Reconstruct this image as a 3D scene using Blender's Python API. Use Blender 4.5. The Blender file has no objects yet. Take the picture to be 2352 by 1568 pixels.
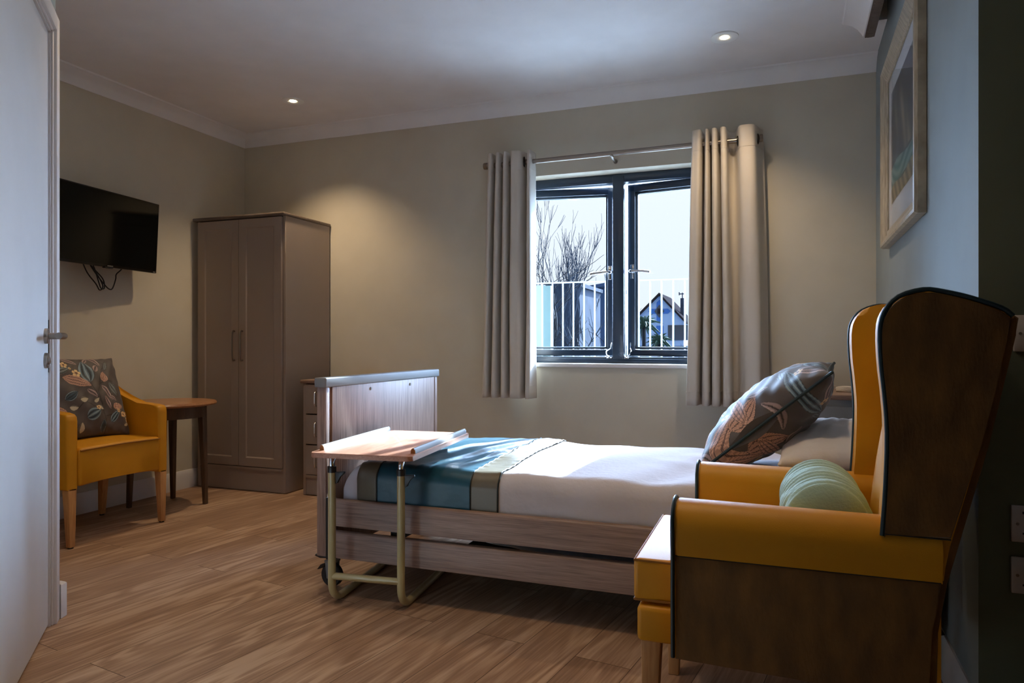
import bpy, bmesh, math, random
import numpy as np
from mathutils import Vector, Matrix
R_ = math.radians
SC = bpy.context.scene
COL = SC.collection

# ------------------------------------------------------------------ camera
cd = bpy.data.cameras.new('camera'); cam = bpy.data.objects.new('camera', cd); COL.objects.link(cam)
cam.location = (0, 0, 0.97); cam.rotation_euler = (R_(90), 0, R_(20.5))
cd.sensor_width = 36; cd.lens = 1610 * 36 / 2352; cd.shift_y = 4 / 2352
cd.clip_start = 0.02; cd.clip_end = 500
SC.camera = cam

# ------------------------------------------------------------------ world, sun, exposure
W = bpy.data.worlds.new('sky'); SC.world = W; W.use_nodes = True
wn = W.node_tree; wn.nodes.clear()
wo = wn.nodes.new('ShaderNodeOutputWorld'); wb = wn.nodes.new('ShaderNodeBackground')
tc = wn.nodes.new('ShaderNodeTexCoord'); sx = wn.nodes.new('ShaderNodeSeparateXYZ'); cr = wn.nodes.new('ShaderNodeValToRGB')
wn.links.new(tc.outputs['Generated'], sx.inputs[0]); wn.links.new(sx.outputs['Z'], cr.inputs[0])
cr.color_ramp.elements[0].position = 0.0; cr.color_ramp.elements[0].color = (0.34, 0.37, 0.42, 1)
cr.color_ramp.elements[1].position = 0.9; cr.color_ramp.elements[1].color = (0.80, 0.94, 1.15, 1)
e = cr.color_ramp.elements.new(0.02); e.color = (0.80, 0.85, 0.93, 1)
e = cr.color_ramp.elements.new(0.3); e.color = (0.88, 0.92, 1.0, 1)
wn.links.new(cr.outputs[0], wb.inputs['Color']); wb.inputs['Strength'].default_value = 0.36
wn.links.new(wb.outputs[0], wo.inputs[0])


def sun(name, d, strength, color, angle):
    l = bpy.data.lights.new(name, 'SUN'); l.energy = strength; l.color = color; l.angle = R_(angle)
    o = bpy.data.objects.new(name, l); COL.objects.link(o)
    o.rotation_euler = Vector(d).to_track_quat('-Z', 'Y').to_euler(); o.location = (-1, 12, 8)
    return o


sun('sun', (-0.138, -1, -0.44), 12.5, (0.76, 0.90, 1.0), 0.9)
sun('bright_sky_around_sun', (0.0, -1, -0.22), 24.0, (0.50, 0.69, 1.0), 85)
SC.view_settings.view_transform = 'Standard'; SC.view_settings.look = 'None'
SC.view_settings.exposure = 1.75; SC.view_settings.gamma = 1.0; SC.view_settings.use_curve_mapping = False
SC.cycles.max_bounces = 10; SC.cycles.diffuse_bounces = 6; SC.cycles.glossy_bounces = 4
SC.cycles.sample_clamp_indirect = 8.0
SC.cycles.use_denoising = True


def spot(name, loc, power, parent=None):
    l = bpy.data.lights.new(name, 'SPOT'); l.energy = power; l.color = (1.0, 0.74, 0.46)
    l.spot_size = R_(112); l.spot_blend = 0.75; l.shadow_soft_size = 0.028
    o = bpy.data.objects.new(name, l); COL.objects.link(o); o.location = loc
    if parent: o.parent = parent
    return o


# ------------------------------------------------------------------ materials
def L(c):  # sRGB 0-255 to linear
    return tuple((x / 255 / 12.92 if x / 255 < 0.04045 else ((x / 255 + 0.055) / 1.055) ** 2.4) for x in c) + (1,)


def base_mat(name):
    m = bpy.data.materials.new(name); m.use_nodes = True
    return m, m.node_tree, m.node_tree.nodes['Principled BSDF']


def mat(name, rgb, rough=0.6, metal=0.0, spec=0.5, bump=0.0, bscale=200, var=0.0, vscale=6, sheen=0.0, coat=0.0, stretch=None):
    m, nt, p = base_mat(name)
    c = L(rgb)
    p.inputs['Base Color'].default_value = c
    p.inputs['Roughness'].default_value = rough; p.inputs['Metallic'].default_value = metal
    p.inputs['Specular IOR Level'].default_value = spec
    p.inputs['Sheen Weight'].default_value = sheen; p.inputs['Coat Weight'].default_value = coat
    t = nt.nodes.new('ShaderNodeTexCoord'); mp = nt.nodes.new('ShaderNodeMapping')
    nt.links.new(t.outputs['Object'], mp.inputs[0])
    if stretch: mp.inputs['Scale'].default_value = stretch
    n = nt.nodes.new('ShaderNodeTexNoise'); n.inputs['Scale'].default_value = vscale; n.inputs['Detail'].default_value = 5
    nt.links.new(mp.outputs[0], n.inputs['Vector'])
    v = max(var, 0.03)
    r = nt.nodes.new('ShaderNodeValToRGB')
    r.color_ramp.elements[0].position = 0.3; r.color_ramp.elements[1].position = 0.7
    r.color_ramp.elements[0].color = tuple(x * (1 - v) for x in c[:3]) + (1,)
    r.color_ramp.elements[1].color = tuple(min(1, x * (1 + v)) for x in c[:3]) + (1,)
    nt.links.new(n.outputs[0], r.inputs[0]); nt.links.new(r.outputs[0], p.inputs['Base Color'])
    if bump:
        n2 = nt.nodes.new('ShaderNodeTexNoise'); n2.inputs['Scale'].default_value = bscale; n2.inputs['Detail'].default_value = 3
        nt.links.new(mp.outputs[0], n2.inputs['Vector'])
        b = nt.nodes.new('ShaderNodeBump'); b.inputs['Strength'].default_value = bump; b.inputs['Distance'].default_value = 0.01
        nt.links.new(n2.outputs[0], b.inputs['Height']); nt.links.new(b.outputs[0], p.inputs['Normal'])
    return m


def wood(name, dark, light, grain=(60, 60, 2.5), rough=0.5, fine=3.0, contrast=(0.35, 0.65), rot=(0, 0, 0)):
    m, nt, p = base_mat(name)
    p.inputs['Roughness'].default_value = rough
    t = nt.nodes.new('ShaderNodeTexCoord'); mp = nt.nodes.new('ShaderNodeMapping')
    mp.inputs['Scale'].default_value = grain; mp.inputs['Rotation'].default_value = rot
    nt.links.new(t.outputs['Object'], mp.inputs[0])
    n = nt.nodes.new('ShaderNodeTexNoise'); n.inputs['Scale'].default_value = 1; n.inputs['Detail'].default_value = 6
    n.inputs['Distortion'].default_value = 0.4
    n2 = nt.nodes.new('ShaderNodeTexNoise'); n2.inputs['Scale'].default_value = fine; n2.inputs['Detail'].default_value = 4
    nt.links.new(mp.outputs[0], n.inputs['Vector']); nt.links.new(mp.outputs[0], n2.inputs['Vector'])
    mx = nt.nodes.new('ShaderNodeMix'); mx.inputs[0].default_value = 0.5
    nt.links.new(n.outputs[0], mx.inputs[2]); nt.links.new(n2.outputs[0], mx.inputs[3])
    r = nt.nodes.new('ShaderNodeValToRGB')
    r.color_ramp.elements[0].position = contrast[0]; r.color_ramp.elements[1].position = contrast[1]
    r.color_ramp.elements[0].color = L(dark); r.color_ramp.elements[1].color = L(light)
    nt.links.new(mx.outputs[0], r.inputs[0]); nt.links.new(r.outputs[0], p.inputs['Base Color'])
    b = nt.nodes.new('ShaderNodeBump'); b.inputs['Strength'].default_value = 0.08; b.inputs['Distance'].default_value = 0.004
    nt.links.new(mx.outputs[0], b.inputs['Height']); nt.links.new(b.outputs[0], p.inputs['Normal'])
    return m


def floor_mat():
    m, nt, p = base_mat('oak_effect_vinyl_floor')
    p.inputs['Roughness'].default_value = 0.52; p.inputs['Specular IOR Level'].default_value = 0.35
    N = nt.nodes.new; K = nt.links.new
    t = N('ShaderNodeTexCoord'); mp = N('ShaderNodeMapping'); mp.vector_type = 'POINT'
    mp.inputs['Rotation'].default_value = (0, 0, R_(-81))   # planks run a few degrees off the window wall's normal
    K(t.outputs['Object'], mp.inputs[0])
    br = N('ShaderNodeTexBrick'); br.offset = 0.37
    br.inputs['Scale'].default_value = 1; br.inputs['Brick Width'].default_value = 1.22; br.inputs['Row Height'].default_value = 0.18
    br.inputs['Mortar Size'].default_value = 0.0012; br.inputs['Mortar Smooth'].default_value = 0.0
    br.inputs['Color1'].default_value = (0, 0, 0, 1); br.inputs['Color2'].default_value = (1, 1, 1, 1); br.inputs['Mortar'].default_value = (0.5, 0.5, 0.5, 1)
    K(mp.outputs[0], br.inputs['Vector'])
    # per-plank offset so the grain differs plank to plank
    sep = N('ShaderNodeSeparateXYZ'); K(mp.outputs[0], sep.inputs[0])
    mul = N('ShaderNodeMath'); mul.operation = 'MULTIPLY'; mul.inputs[1].default_value = 17.0; K(br.outputs['Color'], mul.inputs[0])
    com = N('ShaderNodeCombineXYZ'); K(sep.outputs[0], com.inputs[0]); K(sep.outputs[1], com.inputs[1]); K(mul.outputs[0], com.inputs[2])
    st = N('ShaderNodeMapping'); st.inputs['Scale'].default_value = (1.5, 10, 1); K(com.outputs[0], st.inputs[0])
    wv = N('ShaderNodeTexNoise'); wv.inputs['Scale'].default_value = 0.9; wv.inputs['Detail'].default_value = 2; K(st.outputs[0], wv.inputs['Vector'])
    # contour lines of a smooth noise make the cathedral figure
    m2 = N('ShaderNodeMath'); m2.operation = 'MULTIPLY'; m2.inputs[1].default_value = 42; K(wv.outputs[0], m2.inputs[0])
    sn = N('ShaderNodeMath'); sn.operation = 'SINE'; K(m2.outputs[0], sn.inputs[0])
    st2 = N('ShaderNodeMapping'); st2.inputs['Scale'].default_value = (5, 130, 1); K(com.outputs[0], st2.inputs[0])
    fn = N('ShaderNodeTexNoise'); fn.inputs['Scale'].default_value = 1; fn.inputs['Detail'].default_value = 4; K(st2.outputs[0], fn.inputs['Vector'])
    st3 = N('ShaderNodeMapping'); st3.inputs['Scale'].default_value = (0.8, 5, 1); K(com.outputs[0], st3.inputs[0])
    big = N('ShaderNodeTexNoise'); big.inputs['Scale'].default_value = 1.2; big.inputs['Detail'].default_value = 3; K(st3.outputs[0], big.inputs['Vector'])
    fs = N('ShaderNodeMath'); fs.operation = 'MULTIPLY_ADD'; fs.inputs[1].default_value = 0.55; fs.inputs[2].default_value = 0.22; K(fn.outputs[0], fs.inputs[0])
    mk = N('ShaderNodeMapRange'); mk.inputs[1].default_value = 0.42; mk.inputs[2].default_value = 0.60; mk.inputs[3].default_value = 0.015; mk.inputs[4].default_value = 0.13; K(big.outputs[0], mk.inputs[0])
    a = N('ShaderNodeMath'); a.operation = 'MULTIPLY_ADD'; K(mk.outputs[0], a.inputs[1]); K(sn.outputs[0], a.inputs[0]); K(fs.outputs[0], a.inputs[2])
    b = N('ShaderNodeMath'); b.operation = 'MULTIPLY_ADD'; b.inputs[1].default_value = 0.55; K(big.outputs[0], b.inputs[0]); K(a.outputs[0], b.inputs[2])
    c = N('ShaderNodeMath'); c.operation = 'MULTIPLY_ADD'; c.inputs[1].default_value = 0.10; K(br.outputs['Color'], c.inputs[0]); K(b.outputs[0], c.inputs[2])
    r = N('ShaderNodeValToRGB'); K(c.outputs[0], r.inputs[0])
    r.color_ramp.elements[0].position = 0.55; r.color_ramp.elements[0].color = L((112, 84, 64))
    r.color_ramp.elements[1].position = 1.05; r.color_ramp.elements[1].color = L((180, 150, 124))
    e = r.color_ramp.elements.new(0.8); e.color = L((152, 120, 96))
    mm = N('ShaderNodeMix'); mm.data_type = 'RGBA'; K(br.outputs['Fac'], mm.inputs[0]); K(r.outputs[0], mm.inputs[6])
    mm.inputs[7].default_value = L((84, 60, 42)); K(mm.outputs[2], p.inputs['Base Color'])
    bp = N('ShaderNodeBump'); bp.inputs['Strength'].default_value = 0.12; bp.inputs['Distance'].default_value = 0.002
    K(c.outputs[0], bp.inputs['Height']); K(bp.outputs[0], p.inputs['Normal'])
    return m


def attr_mat(name, rough=0.75, sheen=0.2, coat=0.0):
    m, nt, p = base_mat(name)
    a = nt.nodes.new('ShaderNodeAttribute'); a.attribute_name = 'pattern'
    nt.links.new(a.outputs['Color'], p.inputs['Base Color'])
    p.inputs['Roughness'].default_value = rough; p.inputs['Sheen Weight'].default_value = sheen; p.inputs['Coat Weight'].default_value = coat
    return m


def glass_mat(name):
    m = bpy.data.materials.new(name); m.use_nodes = True; nt = m.node_tree; nt.nodes.clear()
    o = nt.nodes.new('ShaderNodeOutputMaterial'); mx = nt.nodes.new('ShaderNodeMixShader')
    tr = nt.nodes.new('ShaderNodeBsdfTransparent'); tr.inputs[0].default_value = (0.93, 0.96, 0.98, 1)
    gl = nt.nodes.new('ShaderNodeBsdfGlossy'); gl.inputs['Roughness'].default_value = 0.02
    fr = nt.nodes.new('ShaderNodeFresnel'); fr.inputs[0].default_value = 1.2
    nt.links.new(fr.outputs[0], mx.inputs[0]); nt.links.new(tr.outputs[0], mx.inputs[1]); nt.links.new(gl.outputs[0], mx.inputs[2])
    nt.links.new(mx.outputs[0], o.inputs[0])
    return m


def emit_mat(name, rgb, s):
    m, nt, p = base_mat(name)
    p.inputs['Emission Color'].default_value = rgb + (1,); p.inputs['Emission Strength'].default_value = s
    return m


M = {}
M['wall'] = mat('beige_wall_paint', (197, 190, 173), 0.9, bump=0.03, bscale=500, spec=0.2)
M['sage'] = mat('sage_green_wall_paint', (142, 152, 154), 0.85, bump=0.03, bscale=500, spec=0.25)
M['olive'] = mat('dark_green_wall_paint', (108, 114, 96), 0.85, bump=0.03, bscale=500, spec=0.2)
M['ceil'] = mat('white_ceiling_paint', (224, 222, 222), 0.9, spec=0.2)
M['trim'] = mat('white_satin_trim_paint', (214, 210, 208), 0.45)
M['door'] = mat('white_door_paint', (208, 208, 208), 0.42)
M['floor'] = floor_mat()
M['steel'] = mat('brushed_stainless_steel', (150, 140, 130), 0.3, metal=1.0)
M['chrome'] = mat('chrome', (215, 215, 218), 0.12, metal=1.0)
M['alu'] = mat('grey_aluminium', (122, 122, 122), 0.6, metal=0.2, spec=0.3)
M['black'] = mat('black_plastic', (22, 23, 26), 0.4)
M['rubber'] = mat('black_rubber', (26, 26, 28), 0.7)
M['greyplastic'] = mat('grey_plastic', (120, 122, 124), 0.5)
M['cashmere'] = mat('cashmere_cabinet_board', (150, 134, 122), 0.55, var=0.03, vscale=3)
M['cashmere_dark'] = mat('taupe_cabinet_shadow_gap', (40, 33, 29), 0.8)
M['topboard'] = wood('grey_brown_cabinet_top', (82, 70, 62), (112, 98, 88), (3, 60, 60))
M['bedwood'] = wood('grey_oak_laminate_vertical', (112, 86, 72), (160, 130, 114), (90, 90, 3.5), 0.45)
M['bedwoodh'] = wood('grey_oak_laminate_horizontal', (112, 88, 76), (158, 130, 114), (3.5, 90, 110), 0.45)
M['traywood'] = wood('pink_oak_laminate', (150, 98, 74), (178, 130, 104), (40, 4, 60), 0.4)
M['trayedge'] = mat('bare_wood_lip_end', (150, 95, 40), 0.6)
M['cream'] = mat('cream_enamelled_tube', (178, 164, 118), 0.3, coat=0.3)
M['white_cotton'] = mat('white_cotton', (196, 189, 192), 0.85, bump=0.25, bscale=35, spec=0.2)
M['pillow_cotton'] = mat('warm_white_pillowcase', (236, 226, 218), 0.85, bump=0.25, bscale=35, spec=0.2)
M['mattress'] = mat('pale_mattress_cover', (205, 205, 212), 0.7)
M['satin_teal'] = mat('teal_satin', (13, 70, 88), 0.36, bump=0.15, bscale=25)
M['satin_olive'] = mat('olive_satin', (98, 90, 72), 0.36, bump=0.15, bscale=25)
M['teal_piping'] = mat('teal_piping', (10, 44, 56), 0.45)
M['dark_piping'] = mat('dark_piping', (20, 30, 34), 0.6)
M['vinyl'] = mat('mustard_vinyl', (204, 140, 22), 0.48, spec=0.35, bump=0.06, bscale=350, var=0.05, vscale=9)
M['velvet'] = mat('brown_gold_velvet', (108, 72, 28), 0.85, bump=0.15, bscale=120, var=0.34, vscale=16, sheen=0.15, stretch=(1.6, 1, 0.6))
M['beech'] = wood('beech_legs', (176, 122, 72), (206, 156, 102), (50, 50, 4), 0.42)
M['walnut'] = wood('dark_walnut_legs', (72, 54, 40), (98, 74, 56), (50, 50, 4), 0.42)
M['tabletop'] = wood('mid_brown_table_top', (140, 96, 62), (172, 122, 82), (4, 40, 40), 0.3)
M['knit'] = mat('sage_green_jersey', (160, 192, 180), 0.85, bump=0.15, bscale=180, sheen=0.15)
M['curtain'] = mat('oatmeal_curtain_fabric', (198, 190, 178), 0.8, bump=0.05, bscale=400, sheen=0.1)
M['gun'] = mat('gunmetal_eyelet', (44, 40, 38), 0.35, metal=0.8)
M['anthracite'] = mat('anthracite_window_frame', (36, 52, 70), 0.28, spec=0.6)
M['screen'] = mat('black_glass_screen', (6, 9, 9), 0.1, spec=0.22)
M['bezel'] = mat('black_glossy_bezel', (5, 5, 6), 0.25)
M['socket'] = mat('white_socket_plastic', (206, 196, 190), 0.35)
M['frame'] = wood('silver_gilt_picture_frame', (136, 124, 106), (186, 174, 152), (6, 60, 6), 0.35)
M['mount'] = mat('off_white_picture_mount', (214, 212, 214), 0.8)
M['paint'] = attr_mat('painted_seascape', 0.35, 0.0)
M['floral'] = attr_mat('floral_printed_cotton', 0.62, 0.15)
M['glass'] = glass_mat('window_glass')
M['lampface'] = emit_mat('lamp_face', (1.0, 0.80, 0.52), 9)
M['fixture'] = mat('satin_downlight_ring', (226, 228, 226), 0.4)
M['rail_white'] = mat('white_galvanised_railing', (118, 128, 138), 0.5)
M['bark'] = mat('grey_bark', (26, 30, 38), 0.9)
M['twig'] = mat('pale_blue_grey_bark', (56, 68, 86), 0.9)
M['darkstone'] = mat('dark_slate_wall', (60, 68, 84), 0.9, spec=0.02, var=0.2, vscale=2)
M['bluewall'] = mat('pale_blue_render', (66, 84, 116), 0.9, spec=0.02)
M['houseblue'] = mat('pale_rendered_gable', (150, 172, 204), 0.9)
M['crossblue'] = mat('blue_painted_cross', (50, 100, 172), 0.7)
M['rooftile'] = mat('brown_roof_tiles', (44, 40, 42), 1.0, spec=0.0, var=0.25, vscale=2.5, stretch=(0.3, 0.3, 6))
M['darkwin'] = mat('dark_window_pane', (50, 54, 62), 0.2)
M['whiterender'] = mat('white_render', (120, 128, 132), 0.9)
M['greenish'] = mat('pale_green_render', (84, 104, 104), 0.9)
M['foliage'] = mat('dark_green_foliage', (44, 72, 62), 0.85, var=0.3, vscale=4)
M['grass'] = mat('grassy_ground', (52, 60, 62), 0.95, var=0.3, vscale=0.4)
M['paving'] = mat('pale_bounce_paving', (216, 222, 228), 0.9, var=0.1, vscale=3)
M['blackmat'] = mat('black_painted_steel', (14, 14, 15), 0.6)
M['cable'] = mat('black_cable', (10, 10, 10), 0.5)
M['cordw'] = mat('cream_cord', (212, 200, 182), 0.5)
M['red'] = mat('red_plug', (190, 30, 30), 0.4)
M['stitch'] = mat('seam_thread', (150, 96, 16), 0.6)

# ------------------------------------------------------------------ object helpers
WM = {}


def thing(name, label, cat, loc=(0, 0, 0), rotz=0, group=None):
    o = bpy.data.objects.new(name, None); COL.objects.link(o)
    o.empty_display_size = 0.1
    o.location = loc; o.rotation_euler = (0, 0, rotz); o['label'] = label; o['category'] = cat
    if group: o['group'] = group
    WM[o] = Matrix.Translation(loc) @ Matrix.Rotation(rotz, 4, 'Z')
    return o


def obj(name, bm, m, parent=None, label=None, smooth=True, angle=38, mats=None, base=None):
    """bm is in world coordinates; it is re-expressed in the parent's frame."""
    if base is None:
        Mx = WM.get(parent, Matrix.Identity(4)) if parent else Matrix.Identity(4)
    else:
        Mx = Matrix.Translation(base)
    bm.transform(Mx.inverted())
    me = bpy.data.meshes.new(name); bmesh.ops.recalc_face_normals(bm, faces=bm.faces[:]); bm.to_mesh(me); bm.free()
    for mm in ([m] if mats is None else mats): me.materials.append(mm)
    o = bpy.data.objects.new(name, me); COL.objects.link(o)
    if base is not None: o.location = base
    if parent is not None: o.parent = parent
    WM[o] = Mx
    if smooth:
        me.shade_smooth(); me.set_sharp_from_angle(angle=R_(angle))
    if label: o['label'] = label
    return o


def thick(o, t):
    m = o.modifiers.new('cloth thickness', 'SOLIDIFY'); m.thickness = t; m.offset = -1
    return o


def tag(o, label, cat, group=None, kind=None):
    o['label'] = label; o['category'] = cat
    if group: o['group'] = group
    if kind: o['kind'] = kind
    return o


def struct(name, bm, m, **k):
    o = obj(name, bm, m, **k); o['kind'] = 'structure'; return o


def BM(): return bmesh.new()


def box(bm, x0, x1, y0, y1, z0, z1, bev=0.0, seg=2, Mx=None):
    r = bmesh.ops.create_cube(bm, size=1)
    vs = r['verts']
    for v in vs:
        v.co = Vector(((x0 + x1) / 2 + v.co.x * (x1 - x0), (y0 + y1) / 2 + v.co.y * (y1 - y0), (z0 + z1) / 2 + v.co.z * (z1 - z0)))
    if bev:
        es = list({e for v in vs for e in v.link_edges})
        r2 = bmesh.ops.bevel(bm, geom=es, offset=bev, segments=seg, affect='EDGES', profile=0.5)
        vs = [g for g in r2['verts']]
        vs = list({v for f in r2['faces'] for v in f.verts} | set(vs))
        allv = set()
        stack = list(vs)
        while stack:
            v = stack.pop()
            if v in allv: continue
            allv.add(v)
            for e_ in v.link_edges: stack.append(e_.other_vert(v))
        vs = list(allv)
    if Mx is not None: bmesh.ops.transform(bm, matrix=Mx, verts=vs)
    return vs


def prism(bm, pts, axis, a, b, bev=0.0, seg=2):
    """polygon pts extruded along axis (0,1,2) from a to b; pts are the other two coordinates in xyz order"""
    def mk(p, t):
        c = list(p); c.insert(axis, t); return bm.verts.new(c)
    A = [mk(p, a) for p in pts]; B = [mk(p, b) for p in pts]
    fs = [bm.faces.new(A), bm.faces.new(B[::-1])]
    n = len(pts)
    for i in range(n): fs.append(bm.faces.new((A[i], B[i], B[(i + 1) % n], A[(i + 1) % n])))
    if bev:
        es = list(set(fs[0].edges) | set(fs[1].edges))
        bmesh.ops.bevel(bm, geom=es, offset=bev, segments=seg, affect='EDGES', profile=0.5)
    return A + B


def smooth_path(pts, n=8, closed=False):
    P = [Vector(p) for p in pts]; out = []
    m = len(P)
    rng = range(m if closed else m - 1)
    for i in rng:
        p0 = P[(i - 1) % m] if closed or i > 0 else P[i] * 2 - P[i + 1]
        p1 = P[i]; p2 = P[(i + 1) % m]
        p3 = P[(i + 2) % m] if closed or i < m - 2 else p2 * 2 - p1
        for k in range(n):
            t = k / n
            out.append(0.5 * ((2 * p1) + (p2 - p0) * t + (2 * p0 - 5 * p1 + 4 * p2 - p3) * t * t + (3 * p1 - p0 - 3 * p2 + p3) * t ** 3))
    if not closed: out.append(P[-1].copy())
    return out


def tube(bm, pts, r, n=10, closed=False, caps=True, flat=1.0):
    P = [Vector(p) for p in pts]; m = len(P)
    rr = r if isinstance(r, (list, tuple)) else [r] * m
    T = []
    for i in range(m):
        if closed: t = P[(i + 1) % m] - P[(i - 1) % m]
        else: t = P[min(i + 1, m - 1)] - P[max(i - 1, 0)]
        T.append(t.normalized() if t.length > 1e-9 else Vector((0, 0, 1)))
    up = Vector((0, 0, 1)) if abs(T[0].z) < 0.9 else Vector((0, 1, 0))
    nrm = (up - T[0] * up.dot(T[0])).normalized()
    rings = []
    for i in range(m):
        nrm = nrm - T[i] * nrm.dot(T[i])
        nrm = nrm.normalized() if nrm.length > 1e-6 else T[i].orthogonal().normalized()
        bn = T[i].cross(nrm)
        rings.append([bm.verts.new(P[i] + (nrm * math.cos(2 * math.pi * k / n) + bn * flat * math.sin(2 * math.pi * k / n)) * rr[i]) for k in range(n)])
    for i in range(m if closed else m - 1):
        A, B = rings[i], rings[(i + 1) % m]
        for k in range(n): bm.faces.new((A[k], A[(k + 1) % n], B[(k + 1) % n], B[k]))
    if caps and not closed:
        bm.faces.new(rings[0][::-1]); bm.faces.new(rings[-1])
    return rings


def lathe(bm, prof, c, axis=2, n=32):
    """prof list of (r, t); revolved about axis through c"""
    rings = []
    for r, t in prof:
        ring = []
        for k in range(n):
            a = 2 * math.pi * k / n
            u, v = r * math.cos(a), r * math.sin(a)
            p = [u, v, t] if axis == 2 else ([t, u, v] if axis == 0 else [u, t, v])
            ring.append(bm.verts.new(Vector(c) + Vector(p)))
        rings.append(ring)
    for A, B in zip(rings, rings[1:]):
        for k in range(n): bm.faces.new((A[k], A[(k + 1) % n], B[(k + 1) % n], B[k]))
    if prof[0][0] > 1e-6: bm.faces.new(rings[0][::-1])
    if prof[-1][0] > 1e-6: bm.faces.new(rings[-1])
    return [v for r in rings for v in r]


def grid(bm, P):
    """P: array (nu, nv, 3)"""
    nu, nv = P.shape[:2]
    V = [[bm.verts.new(P[i, j]) for j in range(nv)] for i in range(nu)]
    for i in range(nu - 1):
        for j in range(nv - 1): bm.faces.new((V[i][j], V[i + 1][j], V[i + 1][j + 1], V[i][j + 1]))
    return V


def leg(bm, x, y, z1, w1, z0, w0, dx=0, dy=0, bev=0.004):
    vs = box(bm, -0.5, 0.5, -0.5, 0.5, 0, 1)
    for v in vs:
        t = v.co.z; w = w0 + (w1 - w0) * t
        v.co = Vector((x + v.co.x * w + dx * (1 - t), y + v.co.y * w + dy * (1 - t), z0 + (z1 - z0) * t))
    es = [e_ for e_ in {e_ for v in vs for e_ in v.link_edges}]
    bmesh.ops.bevel(bm, geom=es, offset=bev, segments=2, affect='EDGES', profile=0.5)


# ------------------------------------------------------------------ the room
CE = 2.50


def xc(y):  # the bed-head wall is very slightly out of square
    return 0.46 + 0.052 * (y - 1.97) / 2.23


bm = BM(); box(bm, -3.9, 2.7, -2.7, 4.35, -0.08, 0); struct('floor', bm, M['floor'])
bm = BM()
box(bm, -3.9, 2.7, 3.72, 4.35, CE, CE + 0.06)
prism(bm, [(-3.9, -2.7), (2.7, -2.7), (2.7, 1.9), (0.40, 1.9), (0.442, 3.72), (-3.9, 3.72)], 2, CE, CE + 0.06)
box(bm, 0.28, 0.8, 1.7, 3.85, CE + 0.32, CE + 0.36); box(bm, 0.28, 0.34, 1.7, 3.85, CE + 0.055, CE + 0.33); box(bm, 0.28, 0.8, 1.7, 1.95, CE + 0.055, CE + 0.33); box(bm, 0.28, 0.8, 3.72, 3.85, CE + 0.055, CE + 0.33)
struct('ceiling', bm, M['ceil'], smooth=False)
# window wall with its opening
WX0, WX1, WZ0, WZ1 = -1.62, -0.30, 0.833, 2.024
bm = BM()
box(bm, -3.9, WX0, 4.2, 4.42, 0, 2.9); box(bm, WX1, 0.8, 4.2, 4.42, 0, 2.9)
box(bm, WX0, WX1, 4.2, 4.42, 0, WZ0); box(bm, WX0, WX1, 4.2, 4.42, WZ1, 2.9)
struct('wall_back', bm, M['wall'], smooth=False)
bm = BM(); box(bm, -3.9, -3.7, 1.7, 4.3, 0, 2.56); struct('wall_left', bm, M['wall'], smooth=False)
bm = BM(); prism(bm, [(xc(4.25), 4.25), (xc(1.97), 1.97), (2.7, 1.97), (2.7, 2.1), (0.75, 2.12), (0.75, 4.25)], 2, 0, CE + 0.34)
me_right = struct('wall_right', bm, M['sage'], smooth=False, mats=[M['sage'], M['olive']])
for f in me_right.data.polygons:
    if f.normal.y < -0.9: f.material_index = 1
# diagonal wall with the entrance door
DD = Vector((-0.7046, 0.7096, 0)); DN = Vector((0.7096, 0.7046, 0)); P0 = Vector((-2.319, 1.695, 0))
DM = Matrix(((-DD.x, DN.x, 0, P0.x), (-DD.y, DN.y, 0, P0.y), (0, 0, 1, 0), (0, 0, 0, 1)))  # local x runs toward the viewer, y out into the room


def dbox(bm, x0, x1, y0, y1, z0, z1, bev=0, seg=2): return box(bm, x0, x1, y0, y1, z0, z1, bev, seg, DM)


DH = 2.035
bm = BM()
dbox(bm, -0.085, -0.012, -0.12, 0, 0, 2.56); dbox(bm, -0.012, 0.84, -0.12, 0, DH + 0.012, 2.56); dbox(bm, 0.84, 1.55, -0.12, 0, 0, 2.56)
dbox(bm, -0.085, 1.55, -0.2, -0.12, 0, 2.56)
struct('wall_entrance', bm, M['sage'], smooth=False)
K = P0 + DD * 0.085
bm = BM(); prism(bm, [(K.x, K.y), (-3.9, K.y), (-3.9, K.y - 0.15), (K.x - 0.1, K.y - 0.15)], 2, 0, 2.56); struct('wall_alcove', bm, M['wall'], smooth=False)
E2 = P0 - DD * 1.55
bm = BM(); box(bm, E2.x - 0.15, E2.x, -2.7, E2.y + 0.02, 0, 2.56); struct('wall_corridor', bm, M['sage'], smooth=False)
bm = BM(); box(bm, -1.5, 2.7, -2.7, -2.5, 0, 2.56); struct('wall_front', bm, M['wall'], smooth=False)
bm = BM(); box(bm, 2.5, 2.7, -2.7, 2.1, 0, 2.56); struct('wall_far_right', bm, M['wall'], smooth=False)

# door 1
bm = BM(); dbox(bm, 0.0, 0.826, -0.052, -0.008, 0.008, DH, 0.002, 1)
door = struct('door_1', bm, M['door'])
bm = BM()
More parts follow.
